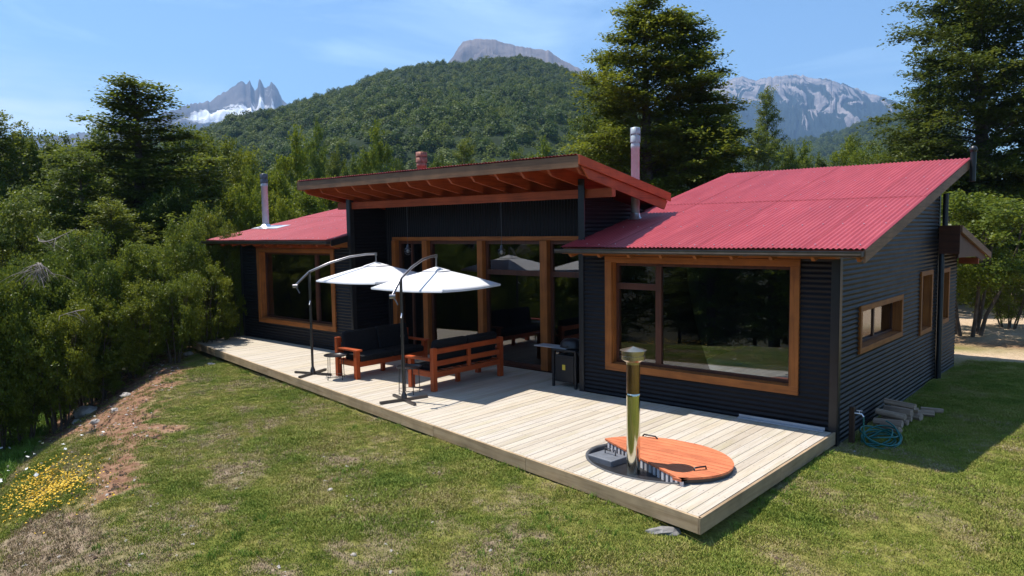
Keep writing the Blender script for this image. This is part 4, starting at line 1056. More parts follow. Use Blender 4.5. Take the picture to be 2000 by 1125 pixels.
flue(-12.6 + 0.35, 3.0, 2.6, 5.22, 0.135, 0, 'rustflue', 'rust-brown chimney behind the central roof', 'rustflue')
# ------------------------------------------------------------------ timber deck
deck = empty('deck', (0, 0, 0), 0, 'long pale timber deck running along the front of the cabin', 'deck')
yfront = lambda x: -4.18 - 0.1543 * x
TX, TY, TA, TB = -1.33, -2.80, 0.985, 0.775      # oval tub opening
def ell(x):
    q = (x - TX) / TA
    return None if abs(q) >= 1 else TB * math.sqrt(1 - q * q)
def plank(x0, x1, ya0, ya1, yb0, yb1):
    zt = random.uniform(-0.0015, 0.0015)
    V_ = [(x0, ya0, zt - 0.03), (x1, ya1, zt - 0.03), (x1, yb1, zt - 0.03), (x0, yb0, zt - 0.03)]
    V_ += [(a, b, zt) for a, b, _ in V_]
    m = MB().add(V_, [(0, 3, 2, 1), (4, 5, 6, 7), (0, 1, 5, 4), (1, 2, 6, 5), (2, 3, 7, 6), (3, 0, 4, 7)])
    m.build('plank', MT['deck'], deck, 0.003)
pw = 0.1435; k = 0
nP = int(16.86 / pw)
for i in range(nP):
    x0 = -0.045 - (i + 1) * pw; x1 = x0 + pw - 0.0065
    back = (G - 0.11) if (x0 > XL1 + 0.06 and x1 < XR0 - 0.06) else -0.03
    a0, a1 = yfront(x0) + 0.045, yfront(x1) + 0.045
    e0, e1 = ell(x0), ell(x1)
    segs_ = []
    if e0 or e1:
        e0 = e0 or 0; e1 = e1 or 0
        segs_ = [(a0, a1, TY - e0, TY - e1), (TY + e0, TY + e1, back, back)]
    else:
        L = back - a0
        if L > 2.4 and i % 3 != 1:
            j = a0 + L * random.choice([0.3, 0.42, 0.55, 0.68, 0.75]) + random.uniform(-.1, .1)
            segs_ = [(a0, a1, j - .0025, j - .0025), (j + .0025, j + .0025, back, back)]
        else: segs_ = [(a0, a1, back, back)]
    for s in segs_:
        if s[2] - s[0] > 0.02 and s[3] - s[1] > 0.02: plank(x0, x1, *s)
ang = math.atan2(-2.604, 16.88)
def fascia(t0, t1):
    b = MB().box(t0 + .002, t1 - .002, 0.0, 0.036, -0.172, 0.004)
    o = b.build('fascia_board', MT['deckedge'], deck, 0.004); o.location = (-16.88, -1.5755, 0); o.rotation_euler = (0, 0, ang); return o
LT_ = 17.08
for a, bb in ((0, 2.6), (2.6, 5.4), (5.4, 8.6), (8.6, 12.1), (12.1, 14.3), (14.3, LT_)): fascia(a, bb)
for a, bb in ((-4.18, -2.05), (-2.05, 0.02)):
    MB().box(-0.036, 0.002, a + .002, bb - .002, -0.172, 0.004).build('fascia_board', MT['deckedgey'], deck, 0.004)
MB().box(-16.90, -16.865, -1.56, 0.0, -0.17, 0.004).build('fascia_board', MT['deckedgey'], deck, 0.004)
b = MB()
for q in range(5): b.box(-16.8, -0.1, -1.4 - 0 * q + q * 0.0, -1.32, -0.16, -0.035) if q == 0 else None
b.add([(-16.8, -1.45, -0.05), (-0.06, -4.05, -0.05), (-0.06, -0.05, -0.05), (-16.8, -0.05, -0.05)], [(0, 1, 2, 3)])
b.box(XL1 + .1, XR0 - .1, -0.05, G - .1, -0.06, -0.045)
b.build('joist_and_shade_sheets', MT['black'], deck)  # one joist, plus black sheets standing in for the shade beneath the planks
# nail heads along the near planks
b = MB()
for i in range(58):
    x = -0.045 - i * pw - pw / 2
    y = yfront(x) + 0.10
    while y < -0.1:
        if not (ell(x) and abs(y - TY) < ell(x) + 0.03):
            for dx in (-.035, .035): b.add([(x + dx - .0045, y - .0045, .0028), (x + dx + .0045, y - .0045, .0028), (x + dx + .0045, y + .0045, .0028), (x + dx - .0045, y + .0045, .0028)], [(0, 1, 2, 3)])
        y += 0.62
b.build('nail_heads', MT['gutter'], deck)['kind'] = 'stuff'

# ------------------------------------------------------------------ sunken tub with wooden lid and flue
tub = empty('hot_tub', (0, 0, 0), 0, 'sunken oval hot tub with orange wooden lid and steel flue in the deck', 'hot tub')
b = MB()
b.lathe([(0.93, -0.9), (0.95, 0.0), (0.965, 0.012), (1.0, 0.014), (1.0, -0.03)], (TX, TY, 0), 56, True, TA, TB)
o = b.build('tub_rim', MT['tubdark'], tub)
b = MB(); b.lathe([(0.0, 0.0), (0.955, 0.0)], (TX, TY, -0.12), 48, False, TA, TB); b.build('tub_well_floor', MT['tubdark'], tub)
# lid: boards clipped by the oval and by the chord
C1, C2 = (-2.26, -2.60), (-0.62, -3.44)
chx = lambda y: C1[0] + (y - C1[1]) * (C2[0] - C1[0]) / (C2[1] - C1[1])
LZ = 0.085
bw = 0.118; y = TY + TB * 1.0
lidb = []
while y > -3.47:
    ya, yb_ = y - bw + 0.005, y - 0.003
    ya = max(ya, -3.46)
    ptsT = []
    def ex(yy): q = (yy - TY) / (TB + .01); return (TA + 0.01) * math.sqrt(max(0, 1 - q * q))
    ys = [ya + (yb_ - ya) * t / 4 for t in range(5)]
    right = [(TX + ex(v), v) for v in ys]
    left = [(max(TX - ex(v), chx(v)), v) for v in ys]
    if right[0][0] - left[0][0] > 0.03 or right[-1][0] - left[-1][0] > 0.03:
        poly = right + left[::-1]
        m = MB(); m.prism([(p[0], p[1]) for p in poly], 2, LZ - 0.028, LZ + random.uniform(-.001, .001))
        lidb.append(m)
    y -= bw
lid = lidb[0].build('lid', MT['lid'], tub, 0.002)
for m in lidb[1:]: m.build('lid_board', MT['lid'], lid, 0.002)
b = MB()   # dark band under the lid edge
b.lathe([(0.995, 0.014), (0.998, LZ - 0.03)], (TX, TY, 0), 56, True, TA, TB)
keep = [f for f in b.f if all((b.v[i][1] - C1[1]) * (C2[0] - C1[0]) - (b.v[i][0] - C1[0]) * (C2[1] - C1[1]) > 0 for i in f)]
b.f = keep; b.s = [True] * len(keep); b.build('lid_band', MT['black'], lid)
# battens of the heater guard below the chord
nb = 19
for i in range(nb):
    t = (i + 0.7) / nb
    px_, py_ = C1[0] + (C2[0] - C1[0]) * t, C1[1] + (C2[1] - C1[1]) * t
    a = math.atan2(C2[1] - C1[1], C2[0] - C1[0])
    o = MB().box(-0.024, 0.024, -0.012, 0.012, -0.118, LZ - 0.029).build('batten', MT['batten'], tub)
    o.location = (px_ + 0.008, py_ + 0.016, 0); o.rotation_euler = (0, 0, a)
# grey hatch with handle
hg = MB(); mt = Matrix.Translation((-1.92, -3.05, 0)) @ Matrix.Rotation(Rd(-8), 4, 'Z')
hg.box(-0.21, 0.21, -0.16, 0.16, -0.118, 0.028, mt); hat = hg.build('heater_hatch', MT['hatch'], tub, 0.012)
h2 = MB(); h2.tube([mt @ Vector(p) for p in ((-0.09, 0.05, 0.028), (-0.09, 0.05, 0.10), (0.09, 0.05, 0.10), (0.09, 0.05, 0.028))], 0.009, 6); h2.build('handle', MT['gutter'], hat)
# handles on the lid
h3 = MB(); h3.tube([(-1.93, -2.16, LZ), (-1.90, -2.17, LZ + .035), (-1.72, -2.17, LZ + .035), (-1.69, -2.16, LZ)], 0.012, 6); h3.build('handle', MT['black'], lid)
h3 = MB(); h3.tube([(-0.66, -3.06, LZ), (-0.66, -3.05, LZ + .035), (-0.58, -2.92, LZ + .035), (-0.58, -2.91, LZ)], 0.012, 6); h3.build('handle', MT['black'], lid)
# flue
FX, FY = -1.41, -3.23
b = MB(); b.lathe([(0.085, -0.118), (0.085, 0.93)], (FX, FY, 0), 32); fl = b.build('flue', MT['mirror'], tub)
b = MB(); b.lathe([(0.0885, 0.93), (0.0885, 0.965), (0.086, 0.968), (0.086, 0.93)], (FX, FY, 0), 32); b.build('collar', MT['mirror'], fl)
b = MB(); b.lathe([(0.0855, 0.968), (0.0855, 1.40)], (FX, FY, 0), 32); b.build('upper_pipe', MT['soot_reflection'], fl)
b = MB()
for pr in ([(0.087, 1.33), (0.092, 1.36)], [(0.092, 1.36), (0.15, 1.395)], [(0.15, 1.395), (0.15, 1.44)], [(0.15, 1.44), (0.138, 1.444)], [(0.138, 1.444), (0.138, 1.462)], [(0.138, 1.462), (0.152, 1.466)], [(0.152, 1.466), (0.152, 1.51)], [(0.168, 1.508), (0.0, 1.555)], [(0.168, 1.508), (0.0, 1.51)]): b.lathe(pr, (FX, FY, 0), 32)
b.build('rain_cap', MT['bronze'], fl)

# ------------------------------------------------------------------ cantilever umbrellas
def umbrella(px_, py_, cx_, cy_, rot, side, zr_, label, base_rot, flat=False):
    U = empty('cantilever_umbrella', (px_, py_, 0), 0, label, 'umbrella', 'white cantilever umbrellas on the deck')
    L = lambda x, y, z: Vector((x - px_, y - py_, z))
    b = MB(); b.tube([(0, 0, 0.03), (0, 0, 2.2)], 0.027, 12); b.lathe([(0.036, 0.62), (0.036, 0.74)], (0, 0, 0), 12); b.lathe([(0.036, 1.15), (0.036, 1.19)], (0, 0, 0), 12); b.build('pole', MT['polegrey'], U)
    b = MB()
    for q in (0, 1):
        mt = Matrix.Rotation(base_rot + q * pi / 2, 4, 'Z')
        b.box(-0.46, 0.46, -0.026, 0.026, 0.004 + q * 0.003, 0.044 + q * 0.003, mt)
    b.lathe([(0.055, 0.02), (0.055, 0.09), (0.03, 0.16)], (0, 0, 0), 12); b.build('cross_base', MT['polegrey'], U)
    dx, dy = cx_ - px_, cy_ - py_; d = math.hypot(dx, dy); ux, uy = dx / d, dy / d
    pts = [(-ux * .30, -uy * .30, 1.90), (-ux * .16, -uy * .16, 2.04), (0, 0, 2.19), (ux * d * .3, uy * d * .3, 2.37), (ux * d * .6, uy * d * .6, 2.49), (ux * d * .85, uy * d * .85, 2.535), (ux * d, uy * d, 2.54)]
    b = MB(); b.tube(pts, 0.024, 8); b.build('arm', MT['arm'], U)
    b = MB(); b.tube([pts[-1], (ux * d, uy * d, zr_ + 0.36)], 0.016, 8); b.lathe([(0.03, 2.50), (0.03, 2.57)], (ux * d, uy * d, 0), 10); b.build('hanger', MT['arm'], U)
    cr_ = Vector(pts[0]); b = MB(); b.tube([cr_ + Vector((-.03, -.03, 0)), cr_ + Vector((.04, .04, 0))], 0.038, 10); b.tube([cr_, cr_ + Vector((.06, 0.02, -.06)), cr_ + Vector((.09, .05, -.15))], 0.011, 6); b.build('crank', MT['arm'], U)
    b = MB(); b.tube([Vector((0, 0, 1.62)), Vector((0.02, -0.02, 1.55)), Vector((0.05, -.06, 1.5))], 0.012, 6); b.build('knob', MT['flashing'], U)
    # canopy: square, four ribs, slightly sagging panels, short valance, vent cap
    b = MB(); hs = side / math.sqrt(2); n = 12
    cn = [Vector((cx_ - px_ + hs * cos(rot + k * pi / 2), cy_ - py_ + hs * sin(rot + k * pi / 2), zr_)) for k in range(4)]
    top = Vector((cx_ - px_, cy_ - py_, zr_ + 0.34))
    for k in range(4):
        A_, B_ = cn[k], cn[(k + 1) % 4]; vs = []; fs = []
        for i in range(n + 1):
            t = i / n
            for j in range(n + 1):
                s_ = j / n; e_ = A_.lerp(B_, s_); p = top.lerp(e_, t)
                sag = 0.022 * math.sin(pi * s_) * t - 0.015 * sin(pi * t)
                p = p - Vector((0, 0, sag)); 
                inn = (top - e_); inn.z = 0; p = p + inn * (0.012 * math.sin(pi * s_) * t)
                vs.append(p)
            for j in range(n):
                if i < n: fs.append((i * (n + 1) + j, (i + 1) * (n + 1) + j, (i + 1) * (n + 1) + j + 1, i * (n + 1) + j + 1))
        m0 = len(vs)
        for j in range(n + 1): vs.append(vs[n * (n + 1) + j] - Vector((0, 0, 0.035)))
        for j in range(n): fs.append((n * (n + 1) + j, m0 + j, m0 + j + 1, n * (n + 1) + j + 1))
        b.add(vs, fs, True)
    cnp = b.build('canopy', MT['canvas'], U)
    b = MB(); q = 0.22
    c4 = [top + (p - top) * q + Vector((0, 0, 0.022)) for p in cn]; tp = top + Vector((0, 0, 0.03))
    for k in range(4): b.add([tp, c4[k], c4[(k + 1) % 4]], [(0, 1, 2)], False)
    b.build('vent_cap', MT['canvas'], cnp)
    for k in range(4):
        b = MB(); b.tube([top - Vector((0, 0, .05)), cn[k] - Vector((0, 0, .03))], 0.009, 6); b.build('rib', MT['polegrey'], U)
        b = MB(); b.tube([top - Vector((0, 0, .38)), top.lerp(cn[k], .45) - Vector((0, 0, .05))], 0.007, 6); b.build('strut', MT['polegrey'], U)
    b = MB(); b.lathe([(0.03, -0.46), (0.04, -0.40), (0.04, -0.34), (0.015, -0.3), (0.015, 0.02)], tuple(top), 12); b.build('hub', MT['polegrey'], U)
    return U
umbrella(-6.58, -2.60, -6.98, -1.38, 0.12 - 3 * pi / 4, 1.76, 1.965, 'white umbrella nearer the camera, with its pole beside the right-hand sofa', -0.28)
umbrella(-10.05, -2.19, -9.28, -1.02, 0.10 - 3 * pi / 4, 1.80, 2.00, 'white umbrella behind and to the left, with its pole left of the round table', 0.35)

# ------------------------------------------------------------------ sofas, side tables, grill
def sofa(x, y, rz, label):
    S_ = empty('garden_sofa', (x, y, 0), rz, label, 'sofa', 'red timber sofas with black cushions')
    # local: length along Y (0..1.95), back at x=0, front at x=0.74
    Ln = 1.95
    def p(nm, bx, m, bev=0.006):
        return MB().box(*bx).build(nm, MT[m], S_, bev)
    for yy in (0, Ln - 0.10):
        p('leg', (0.0, 0.095, yy, yy + 0.10, 0, 0.82), 'sofaz'); p('leg', (0.64, 0.735, yy, yy + 0.10, 0, 0.575), 'sofaz')
        p('armrest', (0.096, 0.80, yy - 0.015, yy + 0.115, 0.577, 0.615), 'sofax'); p('side_rail', (0.096, 0.639, yy + 0.02, yy + 0.075, 0.26, 0.37), 'sofax')
    p('front_rail', (0.665, 0.71, 0.101, Ln - 0.101, 0.24, 0.35), 'sofay')
    for z in (0.26, 0.47, 0.70): p('back_rail', (0.015, 0.055, 0.101, Ln - 0.101, z, z + 0.10), 'sofay')
    p('back_stile', (0.010, 0.060, Ln / 2 - 0.04, Ln / 2 + 0.04, 0.361, 0.699), 'sofaz')
    for q in range(9): p('seat_slat', (0.10, 0.66, 0.14 + q * 0.2, 0.24 + q * 0.2, 0.33, 0.352), 'sofax', 0.0)
    p('centre_leg', (0.32, 0.40, Ln / 2 - 0.04, Ln / 2 + 0.04, 0, 0.33), 'sofaz')
    for k in range(2):
        a = 0.11 + k * 0.87; bb = a + 0.855
        o = p('seat_cushion', (0.20, 0.76, a, bb, 0.354, 0.48), 'cushion', 0.04); o.modifiers['bevel'].segments = 4
        o = MB().box(0.0, 0.15, a, bb, 0.0, 0.50).build('back_cushion', MT['cushion'], S_, 0.05); o.modifiers['bevel'].segments = 4
        o.location = (0.13, 0, 0.43 + 0.01 * k); o.rotation_euler = (0, Rd(-11), 0)
    return S_
sofa(-9.53, -1.98, 0, 'red timber sofa further left, its bright end arm behind the round table')
sofa(-6.68, 0.16, pi, 'red timber sofa seen from behind, its slatted back turned to the camera')

def side_table(x, y, label):
    T = empty('side_table', (x, y, 0), random.uniform(0, 1), label, 'side table', 'round black tray tables')
    b = MB(); b.lathe([(0.0, 0.488), (0.225, 0.488), (0.235, 0.492), (0.237, 0.512), (0.231, 0.512), (0.229, 0.496), (0.0, 0.495)], (0, 0, 0), 32); b.build('tray_top', MT['black'], T)
    for k in range(4):
        t = pi / 4 + k * pi / 2; b = MB(); b.tube([(0.19 * cos(t), 0.19 * sin(t), 0.488), (0.205 * cos(t), 0.205 * sin(t), 0)], 0.0075, 6); b.build('leg', MT['black'], T)
    b = MB(); b.tube([(0.2 * cos(t), 0.2 * sin(t), 0.07) for t in np.linspace(0, 2 * pi, 25)], 0.005, 5, False); b.build('ring', MT['black'], T)
side_table(-9.22, -2.18, 'round black side table at the end of the far sofa')
side_table(-6.99, -2.12, 'round black side table in front of the near umbrella pole')

g = empty('grill', (-5.0, 0.25, 0), 0, 'black barbecue cabinet with a side shelf beside the glass doors', 'barbecue')
for x in (-5.25, -4.72):
    for y_ in (0.02, 0.42): MB().box(x - .02, x + .02, y_ - .02, y_ + .02, 0, 0.70).build('leg', MT['black'], g).location = (5.0, -0.25, 0)
gl = (5.0, -0.25, 0)
MB().box(-5.225, -4.745, 0.03, 0.41, 0.10, 0.62).build('cabinet', MT['black'], g, 0.01).location = gl
d_ = MB().box(-5.20, -4.77, 0.012, 0.029, 0.14, 0.58).build('door', MT['black'], g, 0.004); d_.location = gl
MB().box(-5.03, -4.96, 0.006, 0.011, 0.34, 0.44).build('label', MT['yellowlabel'], d_)
MB().box(-5.27, -4.70, -0.02, 0.46, 0.70, 0.735).build('top_plate', MT['black'], g, 0.004).location = gl
b = MB().box(-5.74, -4.95, 0.02, 0.32, 0.737, 0.752); b.build('side_shelf', MT['strip'], g, 0.003).location = gl
b = MB(); b.lathe([(0.26, 0), (0.25, 0.08), (0.18, 0.15), (0.0, 0.18)], (-4.98, 0.24, 0.754), 20, True, 0.9, 0.75); b.tube([(-5.05, 0.02, 0.80), (-5.05, -0.03, 0.80), (-4.9, -0.03, 0.80), (-4.9, 0.02, 0.80)], .008, 6); b.build('lid', MT['black'], g).location = gl

def pendant(x, y, label):
    P_ = empty('pendant_lamp', (x, y, 3.57), 0, label, 'pendant lamp', 'cage pendant lamps under the roof edge')
    MB().tube([(0, 0, 0), (0, 0, -0.88)], 0.006, 5).build('cord', MT['gutter'], P_)
    MB().lathe([(0.02, -0.86), (0.028, -0.88), (0.035, -0.93), (0.07, -0.955), (0.072, -0.965)], (0, 0, 0), 16).build('lamp_holder', MT['gutter'], P_)
    MB().lathe([(0.018, -0.95), (0.042, -1.0), (0.035, -1.04), (0.0, -1.06)], (0, 0, 0), 14).build('bulb', MT['bulb'], P_)
    b = MB()
    for k in range(6):
        t = k * pi / 3; b.tube([(r * cos(t), r * sin(t), z) for r, z in ((0.07, -0.96), (0.078, -1.02), (0.05, -1.08), (0.0, -1.10))], 0.004, 4, False)
    b.tube([(0.078 * cos(t), 0.078 * sin(t), -1.02) for t in np.linspace(0, 2 * pi, 17)], 0.004, 4, False)
    b.build('cage', MT['gutter'], P_)
pendant(-9.52, 0.09, 'left cage pendant lamp hanging above the white umbrellas')
pendant(-6.62, 0.09, 'right cage pendant lamp hanging before the tall glass doors')

b = MB().box(-1.46, -0.14, -0.13, -0.055, 0.003, 0.022).box(-1.46, -0.14, -0.058, -0.050, 0.022, 0.06)
b.build('metal_strip', MT['strip'], None, 0.002); tag(bpy.data.objects['metal_strip'], 'pale metal strip lying on the deck against the black wall', 'metal strip')

# things seen faintly through the glass
bed = empty('bed', (-1.7, 2.1, 0), 0, 'bed with pale blue bedding seen through the big right window', 'bed')
o = MB().box(-0.95, 1.0, -0.95, 0.95, 0.12, 0.38).build('bed_base', MT['floor'], bed, 0.02)
o = MB().box(-0.97, 1.02, -0.97, 0.97, 0.38, 0.66).build('mattress', MT['bluecloth'], bed, 0.08); o.modifiers['bevel'].segments = 4
o = MB().box(0.45, 0.9, -0.8, -0.1, 0.66, 0.80).build('pillow', MT['paleclose'], bed, 0.06); o = MB().box(0.45, 0.9, 0.1, 0.8, 0.66, 0.80).build('pillow', MT['paleclose'], bed, 0.06)
ch = empty('armchair', (-13.2, 1.0, 0), 0.5, 'pale blue round-backed chair seen through the left window', 'chair')
MB().lathe([(0.0, 0.30), (0.30, 0.32), (0.33, 0.45), (0.0, 0.47)], (0, 0, 0), 20).build('seat', MT['bluecloth'], ch)
b = MB(); 
for i in range(13):
    t = -0.3 + i / 12 * 3.4
    b.tube([(0.33 * cos(t), 0.33 * sin(t), 0.42), (0.37 * cos(t), 0.37 * sin(t), 0.86 + 0.14 * sin(pi * i / 12))], 0.055, 8)
b.build('backrest', MT['bluecloth'], ch)
for k in range(4): t = pi / 4 + k * pi / 2; MB().tube([(0.22 * cos(t), 0.22 * sin(t), 0.32), (0.27 * cos(t), 0.27 * sin(t), 0.02)], 0.018, 6).build('leg', MT['flashing'], ch)
tb = empty('dining_table', (-8.0, 3.4, 0), 0.1, 'dark wooden dining table inside behind the glass doors', 'table')
MB().box(-0.9, 0.9, -0.45, 0.45, 0.72, 0.76).build('tabletop', MT['trimx'], tb, 0.005)
for x in (-.82, .82):
    for y_ in (-.38, .38): MB().box(x - .03, x + .03, y_ - .03, y_ + .03, 0.02, 0.72).build('leg', MT['innerz'], tb)

# ------------------------------------------------------------------ tap, hose, firewood and stones by the right wall
zt = gz1(0.2, 0.4)
tp_ = empty('garden_tap', (0.13, 0.30, zt), 0, 'dark post with a silver garden tap at the right wall', 'tap')
MB().box(-0.035, 0.035, -0.035, 0.035, -0.05, 0.55).build('post', MT['postwood'], tp_, 0.004)
b = MB(); b.tube([(0.03, 0, 0.46), (0.13, 0, 0.46), (0.16, 0, 0.42)], 0.013, 8); b.tube([(0.10, 0, 0.46), (0.10, 0, 0.50)], 0.008, 6); b.tube([(0.06, 0, 0.505), (0.14, 0, 0.505)], 0.008, 6); b.build('tap', MT['flashing'], tp_)
b = MB(); pts = [(0.29, 0.30, zt + 0.42), (0.295, 0.29, zt + 0.30), (0.30, 0.27, zt + 0.12), (0.33, 0.30, zt + 0.03)]
rr = random.Random(4)
for i in range(150):
    t = i / 150 * 2 * pi * 6.3; r = 0.20 + 0.06 * sin(t * 0.37 + 1) + rr.uniform(-.008, .008)
    pts.append((0.46 + 1.05 * r * cos(t), 0.55 + 1.35 * r * sin(t), zt + 0.03 + 0.22 * (i / 150) * (0.6 + 0.4 * sin(t * 1.3)) + 0.05 * sin(t)))
b.tube(pts, 0.012, 6); hb_ = b.build('garden_hose', MT['hose']); tag(hb_, 'teal garden hose coiled in a heap below the tap', 'hose')
logs = [(0.30, 1.55, 0.06, 0.42, 0.062, .3), (0.34, 1.80, 0.055, 0.40, 0.055, .15), (0.30, 2.05, 0.06, 0.44, 0.065, .35), (0.42, 2.35, 0.06, 0.38, 0.06, .1), (0.55, 2.6, 0.055, 0.36, 0.055, .5),
        (0.30, 1.70, 0.17, 0.44, 0.058, .25), (0.33, 2.00, 0.17, 0.46, 0.06, .05), (0.36, 2.28, 0.17, 0.40, 0.05, .4), (0.33, 2.10, 0.275, 0.48, 0.055, .2), (0.62, 2.95, 0.05, 0.34, 0.05, .7), (0.40, 1.30, .055, .36, .055, -.2)]
lw = ['pale split log at the near bottom of the pile', 'slim log low in the pile', 'thick pale log in the middle of the bottom row', 'short log in the bottom row by the wall', 'short log at the far end of the bottom row', 'grey log in the second row, near end', 'long log in the middle of the second row', 'short log at the far end of the second row', 'long log lying on top of the pile', 'loose log just beyond the pile', 'loose log between the hose and the pile']
for (x, y_, z, L_, r_, a), s in zip(logs, lw):
    zg = gz1(x, y_); b = MB(); prof = []
    seg = 9; rad = [r_ * rr.uniform(0.72, 1.15) for _ in range(seg)]
    for e in (-1, -0.4, 0.3, 1):
        for k in range(seg): t = 2 * pi * k / seg; prof.append((e * L_ / 2, rad[k] * cos(t) * rr.uniform(.95, 1.05), rad[k] * sin(t) * rr.uniform(.95, 1.05)))
    b.add(prof, [(i * seg + k, i * seg + (k + 1) % seg, (i + 1) * seg + (k + 1) % seg, (i + 1) * seg + k) for i in range(3) for k in range(seg)] + [tuple(range(seg))[::-1], tuple(range(3 * seg, 4 * seg))])
    o = b.build('log', MT['log'], None, 0.0, (x, y_, zg + z)); o.rotation_euler = (rr.uniform(0, 6), rr.uniform(-.08, .08), -0.35 + a); tag(o, s, 'log', 'split firewood logs against the side wall')

def stone(x, y, sx, sy, sz, mat, label, name='rock', seed=0, zoff=0.0):
    q = np.random.default_rng(seed); b = MB(); n, m = 9, 6
    vs = [(0, 0, -1.0)]; 
    for i in range(1, m):
        for k in range(n): th, ph = pi * i / m - pi / 2, 2 * pi * k / n; r = q.uniform(0.78, 1.12); vs.append((r * cos(th) * cos(ph), r * cos(th) * sin(ph), r * sin(th)))
    vs.append((0, 0, 0.9))
    fs = [(0, 1 + (k + 1) % n, 1 + k) for k in range(n)] + [(1 + (i - 1) * n + k, 1 + (i - 1) * n + (k + 1) % n, 1 + i * n + (k + 1) % n, 1 + i * n + k) for i in range(1, m - 1) for k in range(n)] + [(1 + (m - 2) * n + k, 1 + (m - 2) * n + (k + 1) % n, 1 + (m - 1) * n) for k in range(n)]
    b.add([(a * sx, c_ * sy, d * sz) for a, c_, d in vs], fs)
    o = b.build(name, MT[mat], None, 0.0, (x, y, gz1(x, y) + zoff)); o.rotation_euler = (0, 0, seed * 1.3); return tag(o, label, 'rock')
stone(-0.42, -4.20, 0.22, 0.09, 0.06, 'graystone', 'grey stone wedged under the near corner of the deck', seed=3)
stone(-16.6, -1.85, 0.16, 0.12, 0.09, 'rock', 'pale stone under the far left corner of the deck', seed=4)
stone(-14.5, -2.25, 0.15, 0.09, 0.05, 'rock', 'flat pale stone at the front edge of the deck, near its far end', seed=5)
SP = [(-15.0, -4.98, .34, .26, .16, 'largest pale rock on the brown bank'), (-15.5, -4.95, .20, .16, .12, 'rounded pale rock touching the largest one on the left'), (-14.6, -5.35, .12, .1, .07, 'small pale rock just below the largest rock'), (-12.5, -5.67, .09, .08, .06, 'small pale rock near the foot of the bank'),
      (-12.5, -5.3, .09, .07, .05, 'small pale stone at the edge of the lawn'), (-14.0, -4.5, .14, .10, .08, 'reddish clod with pale stone up the bank')]
for i, (x, y_, a, b_, c_, s) in enumerate(SP): stone(x, y_, a, b_, c_, 'rock', s, seed=10 + i, zoff=0.02)
stone(-4.33, -5.73, .05, .04, .03, 'rock', 'small white pebble on the bald patch in mid lawn', seed=21)
stone(-2.53, -6.7, .04, .03, .03, 'rock', 'white pebble by the dark hole at the bottom of the lawn', seed=22)
